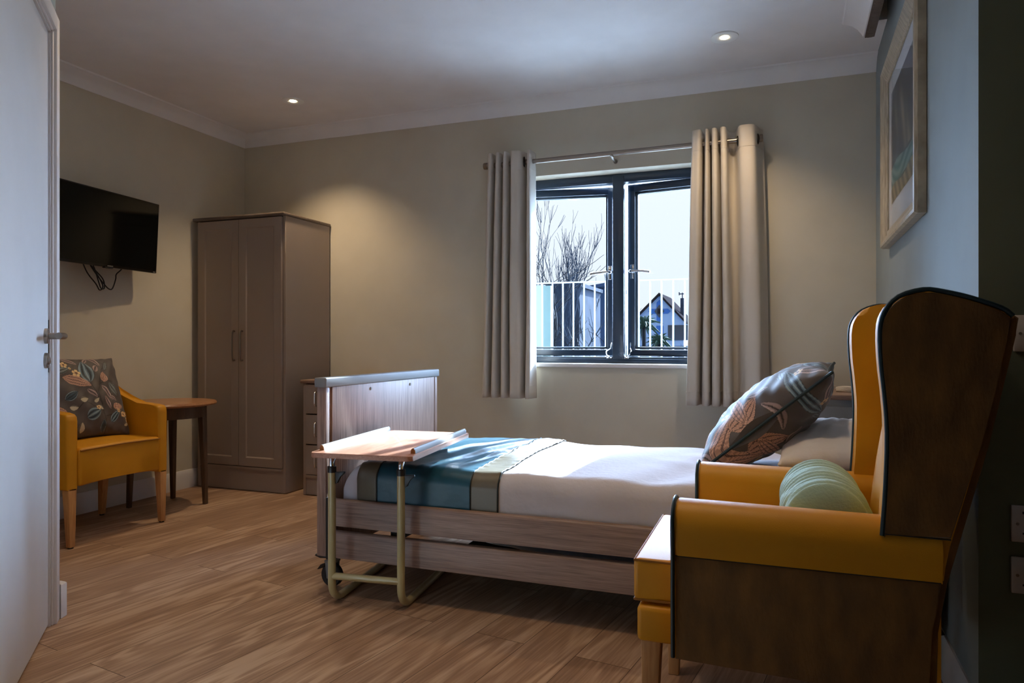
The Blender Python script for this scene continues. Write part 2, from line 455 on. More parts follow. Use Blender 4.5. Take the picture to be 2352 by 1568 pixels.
# frame and stop, then moulded casing
dbox(bm, -0.012, -0.003, -0.12, -0.002, 0, DH + 0.012); dbox(bm, 0.829, 0.84, -0.12, -0.002, 0, DH + 0.012); dbox(bm, -0.012, 0.84, -0.12, -0.002, DH + 0.003, DH + 0.012)
dbox(bm, -0.066, -0.016, -0.001, 0.016, 0, DH + 0.070, 0.004, 2); dbox(bm, -0.066, 0.894, -0.001, 0.0158, DH + 0.016, DH + 0.070, 0.004, 2); dbox(bm, 0.844, 0.894, -0.001, 0.016, 0, DH + 0.060, 0.004, 2)
dbox(bm, -0.018, -0.010, -0.002, 0.006, 0, DH + 0.018, 0.002, 1); dbox(bm, -0.018, 0.846, -0.002, 0.006, DH + 0.010, DH + 0.018, 0.002, 1)
struct('trim_1', bm, M['trim'])
bm = BM()
a = lambda x, y, z: DM @ Vector((x, y, z))


def disc(bm, c, r, t, nrm, n=28, bev=0.002):
    nrm = Vector(nrm).normalized(); q = Vector((0, 0, 1)).rotation_difference(nrm).to_matrix().to_4x4()
    vs = lathe(bm, [(0.0001, 0), (r, 0), (r, t - bev), (r - bev, t), (0.0001, t)], (0, 0, 0), 2, n)
    bmesh.ops.transform(bm, matrix=Matrix.Translation(c) @ q, verts=vs)


disc(bm, a(0.055, -0.008, 0.994), 0.026, 0.011, DN)
tube(bm, smooth_path([a(0.055, 0, 0.994), a(0.055, 0.028, 0.994), a(0.056, 0.042, 0.994), a(0.068, 0.048, 0.994), a(0.12, 0.048, 0.994), a(0.168, 0.048, 0.994)], 6), 0.0108, 14)
obj('door_handle', bm, M['steel'], door)
bm = BM(); disc(bm, a(0.055, -0.008, 0.912), 0.026, 0.010, DN); disc(bm, a(0.055, 0.002, 0.912), 0.013, 0.004, DN)
tube(bm, [a(0.055, 0.004, 0.906), a(0.055, 0.009, 0.906)], 0.004, 8)
obj('lock_escutcheon', bm, M['steel'], door)
bm = BM(); dbox(bm, -0.0035, 0.0, -0.048, -0.006, 0.87, 1.05); obj('latch_plate', bm, M['gun'], door)

# skirting boards
SK = [(0, 0), (0.016, 0), (0.016, 0.088), (0.010, 0.112), (0.006, 0.12), (0, 0.12)]


def skirt(name, p, q, nrm):
    p = Vector(p); q = Vector(q); nrm = Vector(nrm).normalized(); bm = BM()
    A = [bm.verts.new((p.x + nrm.x * t, p.y + nrm.y * t, z)) for t, z in SK]
    B = [bm.verts.new((q.x + nrm.x * t, q.y + nrm.y * t, z)) for t, z in SK]
    bm.faces.new(A); bm.faces.new(B[::-1])
    for i in range(len(SK)): bm.faces.new((A[i], A[(i + 1) % len(SK)], B[(i + 1) % len(SK)], B[i]))
    return struct(name, bm, M['trim'])


skirt('baseboard_left', (-3.7, 1.9, 0), (-3.7, 4.2, 0), (1, 0, 0))
skirt('baseboard_back', (-3.684, 4.2, 0), (xc(4.2) - .017, 4.2, 0), (0, -1, 0))
skirt('baseboard_right', (xc(1.96), 1.96, 0), (xc(4.2), 4.2, 0), (-1, 0.023, 0))
skirt('baseboard_right_return', (xc(1.97) + 0.0, 1.97, 0), (2.5, 1.97, 0), (0, -1, 0))
bm = BM()
prism(bm, [(K.x - 0.03, K.y), (K.x, K.y), (K.x + DN.x * 0.02 - DD.x * 0.022, K.y + DN.y * 0.02 - DD.y * 0.022), (K.x + 0.017, K.y + 0.030), (K.x + 0.004, K.y + 0.034), (K.x - 0.03, K.y + 0.034)], 2, 0, 0.12, 0.004, 2)
struct('baseboard_alcove', bm, M['trim'])
# coving
CV = [(0, -0.078), (0.006, -0.078), (0.012, -0.066), (0.030, -0.040), (0.055, -0.018), (0.085, -0.008), (0.092, -0.008), (0.098, 0.0), (0, 0)]


def cove(name, path, m=None):
    """path: list of (point, outward offset direction); mitred extrusion of the cove profile"""
    bm = BM(); rings = []
    for p, d in path:
        rings.append([bm.verts.new((p[0] + d[0] * t, p[1] + d[1] * t, CE + z)) for t, z in CV])
    n = len(CV)
    for A, B in zip(rings, rings[1:]):
        for i in range(n): bm.faces.new((A[i], A[(i + 1) % n], B[(i + 1) % n], B[i]))
    bm.faces.new(rings[0]); bm.faces.new(rings[-1][::-1])
    return struct(name, bm, m or M['ceil'], angle=50)


cove('trim_2', [((-3.7, 1.8), (1, 0)), ((-3.7, 4.2), (1, -1)), ((xc(4.2), 4.2), (0, -1))])
# short run of coving on the dropped ceiling edge beside the bed-head wall, with its dark backing batten
o = cove('trim_3', [((0.402, 3.70), (-1, 0)), ((0.362, 1.9), (-1, 0))])
bm = BM(); prism(bm, [(0.403, 3.70), (0.444, 3.70), (0.402, 1.9), (0.363, 1.9)], 2, CE - 0.083, CE + 0.05)
prism(bm, [(0.412, 3.69), (0.434, 3.69), (0.392, 1.9), (0.372, 1.9)], 2, CE - 0.088, CE - 0.08)
struct('trim_4', bm, M['topboard'], smooth=False)

# ------------------------------------------------------------------ window
win = thing('window_1', 'anthracite double casement window', 'window', (-0.907, 4.30, WZ0)); del win['label']; del win['category']; win['kind'] = 'structure'
bm = BM()
FY0, FY1 = 4.315, 4.385
box(bm, WX0, WX1, FY0, FY1, WZ0 + 0.012, WZ0 + 0.052, 0.004); box(bm, WX0, WX1, FY0, FY1, WZ1 - 0.055, WZ1, 0.004)
box(bm, WX0, WX0 + 0.055, FY0, FY1, WZ0 + 0.012, WZ1, 0.004); box(bm, WX1 - 0.055, WX1, FY0, FY1, WZ0 + 0.012, WZ1, 0.004)
box(bm, -0.944, -0.872, FY0 - 0.006, FY1, WZ0 + 0.02, WZ1 - 0.01, 0.006)
box(bm, WX0 + .05, WX1 - .05, FY0 - 0.012, FY0, WZ0 + 0.012, WZ0 + 0.04, 0.003)
obj('window_frame', bm, M['anthracite'], win)


def sash(hx, fx, ang):
    """casement hinged at hx with its free edge at fx, swung outward"""
    w = abs(fx - hx); s = 1 if fx > hx else -1
    z0, z1 = WZ0 + 0.056, WZ1 - 0.056
    Mx = Matrix.Translation((hx, 4.33, 0)) @ Matrix.Rotation(s * R_(ang), 4, 'Z')
    bm = BM(); f = 0.046

    def b(xa, xb, za, zb, y0, y1, bv=0.004):
        box(bm, min(s * xa, s * xb), max(s * xa, s * xb), y0, y1, za, zb, bv, 2, Mx)
    b(0, w, z0, z0 + f - 0.006, 0, 0.06); b(0, w, z1 - f, z1, 0, 0.06); b(0, f, z0, z1, 0, 0.06); b(w - f, w, z0, z1, 0, 0.06)
    for k, t in ((0.007, 0.006), (0.012, 0.012)):   # stepped glazing bead
        b(f - 0.002, w - f + .002, z0 + f - .001, z0 + f + k, t + .012, 0.05, 0.001); b(f - .002, w - f + .002, z1 - f - k, z1 - f + .001, t + .012, 0.05, 0.001)
        b(f - 0.002, f + k, z0 + f, z1 - f, t + .012, 0.05, 0.001); b(w - f - k, w - f + .002, z0 + f, z1 - f, t + .012, 0.05, 0.001)
    so = obj('sash', bm, M['anthracite'], win)
    bm = BM(); box(bm, min(s * f, s * (w - f)), max(s * f, s * (w - f)), 0.028, 0.034, z0 + f, z1 - f, 0, 1, Mx)
    obj('glass_pane', bm, M['glass'], so, smooth=False)
    bm = BM(); hxp = s * (w - 0.030)
    box(bm, hxp - 0.012, hxp + 0.012, -0.008, 0.0, 1.375, 1.465, 0.004, 2, Mx)
    lv = smooth_path([(hxp, -0.005, 1.42), (hxp, -0.035, 1.42), (hxp - s * 0.02, -0.042, 1.421), (hxp - s * 0.07, -0.04, 1.418), (hxp - s * 0.125, -0.036, 1.41)], 6)
    tube(bm, [Mx @ p for p in lv], [0.011] * 8 + [0.0085] * (len(lv) - 8), 12)
    obj('window_handle', bm, M['chrome'], so)
    bm = BM()
    fe = Mx @ Vector((s * (w - 0.02), -0.004, z0 + 0.085))
    st = Vector((-0.907 - s * 0.055, 4.303, WZ0 + 0.055))
    pth = smooth_path([fe, fe + Vector((-s * 0.005, -0.02, -0.035)), (fe + st) / 2 + Vector((-s * 0.02, -0.02, -0.01)), st + Vector((-s * .015, -.01, .01)), st], 5)
    tube(bm, pth, 0.0032, 8)
    lathe(bm, [(0.001, 0), (0.018, 0), (0.018, 0.006), (0.010, 0.010), (0.001, 0.010)], (st.x, 4.298, WZ0 + 0.042), 2, 18)
    obj('restrictor_cable', bm, M['chrome'], so)


sash(WX0 + 0.058, -0.946, 9.0); sash(WX1 - 0.058, -0.870, 8.0)
bm = BM(); box(bm, WX0, WX1, 4.188, 4.32, WZ0 - 0.012, WZ0 + 0.012, 0.004); obj('window_sill', bm, M['trim'], win)

# ------------------------------------------------------------------ curtains on their pole
pole = thing('curtain_pole', 'brushed steel curtain pole spanning above the window', 'curtain pole', (-0.9, 4.1, 2.094))
bm = BM(); tube(bm, [(-1.70, 4.1, 2.09), (-0.085, 4.1, 2.10)], 0.0145, 16); obj('rod', bm, M['steel'], pole)
for x, s in ((-1.70, -1), (-0.085, 1)):
    bm = BM(); z = 2.09 if s < 0 else 2.10
    lathe(bm, [(0.001, -0.022), (0.019, -0.022), (0.021, -0.018), (0.021, 0.0), (0.018, 0.002), (0.018, 0.006), (0.021, 0.008), (0.021, 0.024), (0.018, 0.028), (0.001, 0.028)], (x, 4.1, z), 0, 20)
    obj('finial', bm, M['steel'], pole)
for x in (-1.60, -0.90, -0.12):
    bm = BM(); tube(bm, [(x, 4.2, 2.07), (x, 4.12, 2.07), (x, 4.1, 2.078)], 0.006, 10); lathe(bm, [(0.001, 0), (0.013, 0), (0.013, 0.006), (0.001, 0.008)], (x, 4.192, 2.07), 1, 18)
    box(bm, x - 0.008, x + 0.008, 4.083, 4.117, 2.074, 2.084, 0.002)
    obj('bracket', bm, M['steel'], pole)


def curtain(name, label, prof_top, prof_bot, z0, z1, rings):
    t = thing(name, label, 'curtain', ((prof_top[0][0] + prof_top[-1][0]) / 2, 4.1, z0), 0, None)
    A = smooth_path([(x, y, 0) for x, y in prof_top], 6); B = smooth_path([(x, y, 0) for x, y in prof_bot], 6)
    n = len(A); nz = 40
    P = np.zeros((n, nz + 1, 3))
    for j in range(nz + 1):
        f = j / nz; g = f ** 0.8
        for i in range(n):
            p = A[i] * (1 - g) + B[i] * g
            wob = 0.003 * math.sin(i * 0.5 + f * 7) * f
            P[i, j] = (p.x + wob, p.y + 0.002 * math.sin(i * 0.31 + f * 9), z1 + (z0 - z1) * f)
    bm = BM(); V = grid(bm, P)
    cl = thick(obj('curtain_panel', bm, M['curtain'], t, angle=70), 0.003)
    # stitched hem line near the foot and heading at the top
    for f, zz in ((0.955, 0), (0.075, 0)):
        bm = BM(); j = int(f * nz); tube(bm, [(P[i, j, 0], P[i, j, 1] - 0.0005, P[i, j, 2]) for i in range(0, n, 2)], 0.0012, 5)
        obj('hem_stitching', bm, M['curtain'], cl)
    for (x, y, ax) in rings:
        bm = BM()
        ctr = Vector((x, y, 2.094)); d = Vector((math.cos(ax), math.sin(ax), 0)); q = Vector((-d.y, d.x, 0))
        tube(bm, [ctr + (q * math.cos(u) + Vector((0, 0, 1)) * math.sin(u)) * 0.027 for u in [2 * math.pi * k / 24 for k in range(24)]], 0.0055, 8, closed=True)
        obj('eyelet', bm, M['gun'], t)


lt = [(-1.685, 4.125), (-1.675, 4.06), (-1.650, 4.055), (-1.645, 4.14), (-1.630, 4.14), (-1.622, 4.055), (-1.600, 4.055), (-1.595, 4.14), (-1.582, 4.14), (-1.572, 4.052), (-1.552, 4.052), (-1.545, 4.14), (-1.532, 4.14), (-1.522, 4.05), (-1.495, 4.045), (-1.465, 4.06), (-1.440, 4.13), (-1.426, 4.14), (-1.418, 4.06), (-1.408, 4.052), (-1.398, 4.06), (-1.394, 4.15)]
lb = [(-1.73, 4.125), (-1.715, 4.06), (-1.690, 4.052), (-1.682, 4.14), (-1.665, 4.14), (-1.655, 4.05), (-1.628, 4.05), (-1.618, 4.14), (-1.602, 4.14), (-1.592, 4.05), (-1.562, 4.048), (-1.556, 4.14), (-1.545, 4.14), (-1.532, 4.048), (-1.495, 4.042), (-1.462, 4.055), (-1.447, 4.13), (-1.438, 4.14), (-1.425, 4.05), (-1.408, 4.042), (-1.395, 4.055), (-1.388, 4.15)]
curtain('curtain', 'oatmeal eyelet curtain gathered at the left of the window', lt, lb, 0.63, 2.155, [(-1.452, 4.1, 0.3), (-1.403, 4.1, 0.0)])
rt = [(-0.436, 4.15), (-0.432, 4.06), (-0.415, 4.045), (-0.385, 4.045), (-0.376, 4.14), (-0.366, 4.14), (-0.360, 4.05), (-0.345, 4.048), (-0.338, 4.14), (-0.330, 4.14), (-0.324, 4.045), (-0.300, 4.045), (-0.293, 4.14), (-0.285, 4.14), (-0.278, 4.04), (-0.252, 4.04), (-0.245, 4.13), (-0.225, 4.155), (-0.205, 4.15), (-0.192, 4.10), (-0.178, 4.045), (-0.140, 4.03), (-0.105, 4.045), (-0.085, 4.10), (-0.070, 4.15), (-0.058, 4.165)]
rb = [(-0.472, 4.15), (-0.465, 4.05), (-0.445, 4.035), (-0.405, 4.035), (-0.392, 4.14), (-0.382, 4.14), (-0.372, 4.04), (-0.342, 4.038), (-0.334, 4.14), (-0.326, 4.14), (-0.318, 4.035), (-0.285, 4.035), (-0.276, 4.14), (-0.266, 4.14), (-0.258, 4.03), (-0.222, 4.03), (-0.214, 4.13), (-0.205, 4.155), (-0.185, 4.15), (-0.165, 4.11), (-0.145, 4.06), (-0.105, 4.035), (-0.065, 4.04), (-0.045, 4.09), (-0.030, 4.14), (-0.018, 4.165)]
curtain('curtain', 'oatmeal eyelet curtain gathered at the right of the window, under the downlight', rt, rb, 0.62, 2.165, [(-0.184, 4.1, -0.2), (-0.088, 4.1, 0.3)])

# ------------------------------------------------------------------ downlights
for (x, y, lab) in ((-2.843, 3.659, 'round recessed downlight above the wardrobe, farther of the two'), (-0.232, 3.653, 'round recessed downlight above the right curtain, nearer of the two')):
    t = thing('downlight', lab, 'ceiling light', (x, y, CE), 0, 'recessed ceiling downlights')
    bm = BM(); lathe(bm, [(0.022, -0.002), (0.030, -0.005), (0.062, -0.006), (0.067, -0.004), (0.068, 0.0)], (x, y, CE), 2, 40)
    obj('trim_ring', bm, M['fixture'], t)
    bm = BM(); lathe(bm, [(0.0001, -0.006), (0.018, -0.006), (0.023, -0.002)], (x, y, CE), 2, 32)
    obj('lamp', bm, M['lampface'], t, label='glowing warm white lamp')
    spot('downlight_beam', (x, y, CE - 0.012), 19 if x < -1 else 13)
# unseen downlights and fittings added toward the entrance as warm fill
for (x, y, p_) in ((-2.4, 2.15, 5), (-1.1, 1.55, 5), (-0.65, 1.75, 7)):
    spot('downlight_beam', (x, y, CE - 0.012), p_)
    bm = BM(); lathe(bm, [(0.0001, -0.004), (0.022, -0.004), (0.030, -0.005), (0.062, -0.006), (0.068, 0.0)], (x, y, CE), 2, 40)
    struct('trim_%d' % (5 + (x, y, p_)[2] // 7 + (1 if x > -2 and p_ == 5 else 0) * 2), bm, M['lampface'])

# ------------------------------------------------------------------ wardrobe
t = thing('wardrobe', 'tall taupe two-door wardrobe in the corner beside the round table', 'wardrobe', (-3.29, 3.95, 0))
X0, X1, Y0, Y1 = -3.665, -2.94, 3.71, 4.185
bm = BM()
box(bm, X0, X0 + 0.02, Y0, Y1, 0.004, 1.79, 0.001, 1); box(bm, X1 - 0.02, X1, Y0, Y1, 0.004, 1.79, 0.001, 1)
box(bm, X0 + .02, X1 - .02, Y1 - 0.012, Y1, 0.02, 1.79); box(bm, X0 + .02, X1 - .02, Y0 + 0.03, Y1 - .012, 0.16, 0.18)
obj('carcass', bm, M['cashmere'], t)
bm = BM(); box(bm, X0 - 0.018, X1 + 0.006, Y0 - 0.03, Y1 + 0.008, 1.79, 1.812, 0.006, 2); obj('top_panel', bm, M['topboard'], t, label='grey brown wood-effect top')
bm = BM(); box(bm, X0 + .02, X1 - .02, Y0 + 0.004, Y0 + 0.02, 0.004, 0.145); box(bm, X0 + .02, X1 - .02, Y0 - .014, Y0 + .02, 0.145, 0.160)
obj('plinth', bm, M['cashmere'], t)
bm = BM(); box(bm, X0 + .02, X1 - .02, Y0 + .022, Y0 + .03, 0.16, 1.79); obj('door_gap', bm, M['cashmere_dark'], t, label='dark gap behind the doors')


def panel_door(x0, x1, z0, z1, hx, hz0, hz1, par, inset=0.055):
    bm = BM(); yf = Y0 - 0.018
    P = [(x0, x1, z0, z1, yf), (x0 + inset, x1 - inset, z0 + inset, z1 - inset, yf), (x0 + inset + .008, x1 - inset - .008, z0 + inset + .008, z1 - inset - .008, yf + .006)]
    rings = [[bm.verts.new(c) for c in ((p[0], p[4], p[2]), (p[1], p[4], p[2]), (p[1], p[4], p[3]), (p[0], p[4], p[3]))] for p in P]
    back = [bm.verts.new(c) for c in ((x0, yf + .018, z0), (x1, yf + .018, z0), (x1, yf + .018, z1), (x0, yf + .018, z1))]
    for A, B in zip(rings, rings[1:]):
        for k in range(4): bm.faces.new((A[k], A[(k + 1) % 4], B[(k + 1) % 4], B[k]))
    bm.faces.new(rings[-1])
    for k in range(4): bm.faces.new((back[k], back[(k + 1) % 4], rings[0][(k + 1) % 4], rings[0][k]))
    bm.faces.new(back)
    d = obj('door', bm, M['cashmere'], par, smooth=False)
    bm = BM(); tube(bm, smooth_path([(hx, yf, hz1), (hx, yf - 0.022, hz1 - .006), (hx, yf - .026, (hz0 + hz1) / 2), (hx, yf - .022, hz0 + .006), (hx, yf, hz0)], 5), 0.006, 8)
    obj('handle', bm, M['steel'], d)


panel_door(X0 + 0.022, -3.304, 0.166, 1.783, -3.335, 0.86, 1.05, t)
panel_door(-3.300, X1 - 0.022, 0.166, 1.783, -3.270, 0.86, 1.05, t)

# ------------------------------------------------------------------ drawer unit and bedside cabinet
t = thing('drawer_chest', 'low taupe three-drawer chest between the wardrobe and the bed footboard', 'chest of drawers', (-2.6, 3.95, 0))
x0, x1 = -2.822, -2.37
bm = BM(); box(bm, x0, x0 + .02, 3.735, 4.185, 0.004, 0.715); box(bm, x1 - .02, x1, 3.735, 4.185, 0.004, 0.715); box(bm, x0 + .02, x1 - .02, 4.17, 4.185, 0.02, 0.715)
box(bm, x0 + .02, x1 - .02, 3.74, 3.755, 0.004, 0.115); box(bm, x0 + .02, x1 - .02, 3.725, 3.755, 0.115, 0.13)
obj('carcass', bm, M['cashmere'], t)
bm = BM(); box(bm, x0 + .02, x1 - .02, 3.752, 3.76, 0.13, 0.715); obj('drawer_gap', bm, M['cashmere_dark'], t)
bm = BM(); box(bm, x0 - .01, x1 + .01, 3.712, 4.188, 0.715, 0.737, 0.005); obj('top_panel', bm, M['bedwoodh'], t, label='warm wood top edge')
for k in range(3):
    z = 0.134 + k * 0.194
    bm = BM(); box(bm, x0 + .024, x1 - .024, 3.728, 3.746, z, z + 0.187, 0.002, 1); d = obj('drawer', bm, M['cashmere'], t)
    bm = BM(); hx = -2.715; tube(bm, smooth_path([(hx, 3.73, z + .14), (hx, 3.708, z + .135), (hx, 3.705, z + .095), (hx, 3.708, z + .055), (hx, 3.73, z + .05)], 5), 0.005, 8)
    obj('handle', bm, M['chrome'], d)

t = thing('bedside_cabinet', 'grey bedside cabinet with pale wood top behind the bed head', 'bedside cabinet', (0.27, 3.9, 0))
bm = BM(); box(bm, 0.045, 0.47, 3.68, 4.15, 0.004, 0.70, 0.003); obj('carcass', bm, M['greyplastic'], t)
bm = BM(); box(bm, 0.03, 0.482, 3.655, 4.16, 0.70, 0.726, 0.006); obj('top_panel', bm, M['bedwoodh'], t, label='pale wood-effect top')
for k in range(2):
    bm = BM(); box(bm, 0.06, 0.455, 3.66, 3.68, 0.08 + k * .30, 0.37 + k * .30, 0.003); obj('drawer', bm, M['greyplastic'], t)
bm = BM()
pth = smooth_path([(0.245, 3.80, 0.752), (0.262, 3.84, 0.762), (0.285, 3.88, 0.755), (0.305, 3.90, 0.742), (0.33, 3.88, 0.733)], 6)
for k in range(4):
    for i in range(16):
        a_ = 2 * math.pi * i / 16; pth.append(Vector((0.335 + 0.042 * math.cos(a_ + k * .2), 3.86 + 0.028 * math.sin(a_), 0.732 + 0.006 * k + 0.003 * math.sin(a_ * 2))))
t = thing('call_cord', 'coiled cream cord with red plug on the bedside cabinet', 'cord', (0.3, 3.86, 0.726))
tube(bm, pth, 0.0035, 6); obj('cord', bm, M['cordw'], t)
bm = BM(); box(bm, 0.228, 0.247, 3.785, 3.805, 0.727, 0.760, 0.004); obj('plug', bm, M['red'], t, label='small red plug')

# ------------------------------------------------------------------ round table
tx, ty = -3.385, 3.20
t = thing('side_table', 'small round brown-topped table between yellow tub chair and wardrobe', 'table', (tx, ty, 0))
bm = BM(); lathe(bm, [(0.0001, 0.598), (0.235, 0.598), (0.262, 0.604), (0.268, 0.612), (0.262, 0.622), (0.250, 0.624), (0.0001, 0.624)], (tx, ty, 0), 2, 64); obj('table_top', bm, M['tabletop'], t)
bm = BM()
for sx_, sy_ in ((0, -1), (0, 1), (1, 0), (-1, 0)):
    pass
lathe(bm, [(0.170, 0.598), (0.200, 0.598), (0.200, 0.530), (0.170, 0.530), (0.170, 0.598)], (tx, ty, 0), 2, 48); obj('apron', bm, M['walnut'], t)
for lx, ly in ((-3.225, 3.312), (-3.515, 3.356), (-3.552, 3.083), (-3.262, 3.040)):
    dx, dy = (lx - tx) * 0.08, (ly - ty) * 0.08
    bm = BM(); leg(bm, tx + (lx - tx) * 0.95, ty + (ly - ty) * 0.95, 0.598, 0.040, 0.0, 0.024, dx * 1.2, dy * 1.2); obj('leg', bm, M['walnut'], t)


# ------------------------------------------------------------------ the floral fabric
def leafpat(U, V, motifs, stems, flowers, ground=(78, 70, 68)):
    """colour of the print at (U, V); motifs are hand-placed leaves and pods"""
    Cc = np.zeros(U.shape + (3,)); Cc[:] = L(ground)[:3]

    def put(mask, c): Cc[mask] = L(c)[:3]
    for pts, w in stems:
        for (ax, ay), (bx, by) in zip(pts, pts[1:]):
            dx, dy = bx - ax, by - ay; l2 = dx * dx + dy * dy + 1e-12
            tt = np.clip(((U - ax) * dx + (V - ay) * dy) / l2, 0, 1)
            put(np.hypot(U - ax - tt * dx, V - ay - tt * dy) < w, (42, 34, 34))
    for cx, cy, ang, ln, wd, kind in motifs:
        ca, sa = math.cos(R_(ang)), math.sin(R_(ang))
        du, dv = U - cx, V - cy
        p = (du * ca + dv * sa) / (ln / 2); q = (-du * sa + dv * ca)
        q = q - 0.12 * wd * (1 - p * p) * (1 if kind == 'mauve' else 0)
        hw = (wd / 2) * np.clip(1 - np.abs(p) ** 2.2, 0, 1) ** 0.8 * (1 + 0.25 * (-p))
        ins = (np.abs(p) < 1) & (np.abs(q) < hw); rel = q / np.maximum(hw, 1e-6)
        put((np.abs(p) < 1.03) & (np.abs(q) < hw + 0.003), (34, 30, 32))
        if kind == 'blue':
            put(ins, (92, 116, 130)); put(ins & (np.cos(rel * 7.5) < -0.25), (30, 44, 56)); put(ins & (np.cos(rel * 7.5) > 0.85), (140, 158, 166))
        elif kind == 'dark':
            put(ins, (52, 74, 88)); put(ins & (np.cos(rel * 9) > 0.2), (28, 38, 50)); put(ins & (np.abs(rel) > 0.8), (120, 140, 150))
        elif kind == 'pink':
            put(ins, (208, 160, 136)); put(ins & (np.cos(rel * 11) > 0.72), (92, 66, 60)); put(ins & (np.cos(p * ln * 420) > 0.72), (110, 78, 70))
        elif kind == 'mauve':
            put(ins, (150, 126, 124)); put(ins & (np.abs(rel) < 0.22), (44, 34, 38)); put(ins & (rel > 0.6), (186, 160, 154))
        elif kind == 'grey':
            put(ins, (120, 126, 126)); put(ins & (np.cos(rel * 8) > 0.5), (52, 54, 56))
        elif kind == 'bud':
            put(ins, (190, 180, 156)); put(ins & (rel > 0.35), (96, 88, 80))
    for fx, fy, r in flowers:
        for k in range(5):
            a_ = k * 2 * math.pi / 5
            put(np.hypot(U - fx - r * math.cos(a_), V - fy - r * math.sin(a_)) < r * 0.55, (222, 186, 132))
        put(np.hypot(U - fx, V - fy) < r * 0.4, (110, 62, 30))
    return Cc


def print_a():
    # coordinates 0..1 across the cushion
    q = lambda x, y: ((x - 255) / 545, (805 - y) / 470)
    mt = [(530, 440, 92, 150, 88, 'blue'), (455, 497, -22, 175, 56, 'pink'), (520, 682, 25, 105, 66, 'blue'), (642, 472, 80, 74, 48, 'pink'),
          (690, 545, -62, 100, 46, 'grey'), (640, 568, -62, 118, 32, 'mauve'), (530, 570, -42, 85, 26, 'mauve'), (624, 625, -72, 95, 24, 'mauve'),
          (703, 647, 0, 88, 42, 'pink'), (400, 577, 32, 95, 44, 'dark'), (385, 425, 15, 85, 44, 'grey'), (468, 600, 8, 56, 36, 'bud'), (550, 607, 30, 42, 28, 'bud'),
          (400, 642, -10, 48, 34, 'bud'), (578, 750, 82, 74, 32, 'dark'), (670, 702, 48, 95, 40, 'blue'), (445, 372, -30, 110, 26, 'mauve'), (560, 372, 35, 60, 20, 'mauve'),
          (625, 372, -50, 88, 30, 'mauve'), (608, 420, 50, 62, 34, 'mauve'), (430, 752, 80, 60, 40, 'bud'), (300, 500, 60, 130, 60, 'blue'), (310, 650, -30, 120, 44, 'pink'),
          (680, 600, -30, 60, 20, 'mauve'), (765, 745, 20, 55, 24, 'bud'), (690, 400, 60, 70, 26, 'grey'), (575, 650, -40, 40, 22, 'bud')]
    motifs = [(q(x, y)[0], q(x, y)[1], a_, l / 545, w / 490, k) for x, y, a_, l, w, k in mt]
    st = [[(600, 790), (592, 700), (585, 640), (560, 580), (538, 520), (532, 480)], [(585, 640), (570, 560), (600, 520), (610, 480), (640, 430)], [(585, 650), (520, 640), (470, 610), (420, 650)],
          [(600, 700), (660, 690), (720, 650)], [(590, 520), (650, 495), (700, 500)], [(405, 395), (440, 440), (500, 470)], [(640, 430), (690, 395), (640, 370)]]
    stems = [([q(*p) for p in s], 0.0045) for s in st]
    fl = [(405, 395, 15), (460, 450, 18), (740, 692, 14), (778, 722, 14), (765, 690, 10), (555, 650, 10), (430, 420, 6), (700, 672, 9)]
    return motifs, stems, [(q(x, y)[0], q(x, y)[1], r / 545) for x, y, r in fl]


def print_b(seed):
    rnd = random.Random(seed); motifs = []; stems = []; fl = []
    kinds = ['blue', 'pink', 'mauve', 'mauve', 'blue', 'pink', 'grey', 'dark', 'mauve']
    for i in range(6):
        for j in range(6):
            k = kinds[(i * 5 + j * 3 + rnd.randrange(3)) % len(kinds)]
            big = k in ('blue', 'pink')
            motifs.append(((i + rnd.uniform(.2, .8)) / 6, (j + rnd.uniform(.2, .8)) / 6, rnd.uniform(0, 180), rnd.uniform(.24, .36) if big else rnd.uniform(.16, .26), rnd.uniform(.09, .13) if big else rnd.uniform(.04, .06), k))
    for i in range(6):
        x, y = rnd.random(), rnd.random(); pts = [(x, y)]
        an = rnd.uniform(0, 6.28)
        for k in range(5): an += rnd.uniform(-.5, .5); x += .09 * math.cos(an); y += .09 * math.sin(an); pts.append((x, y))
        stems.append((pts, 0.004))
    for i in range(9): fl.append((rnd.random(), rnd.random(), 0.022))
    return motifs, stems, fl


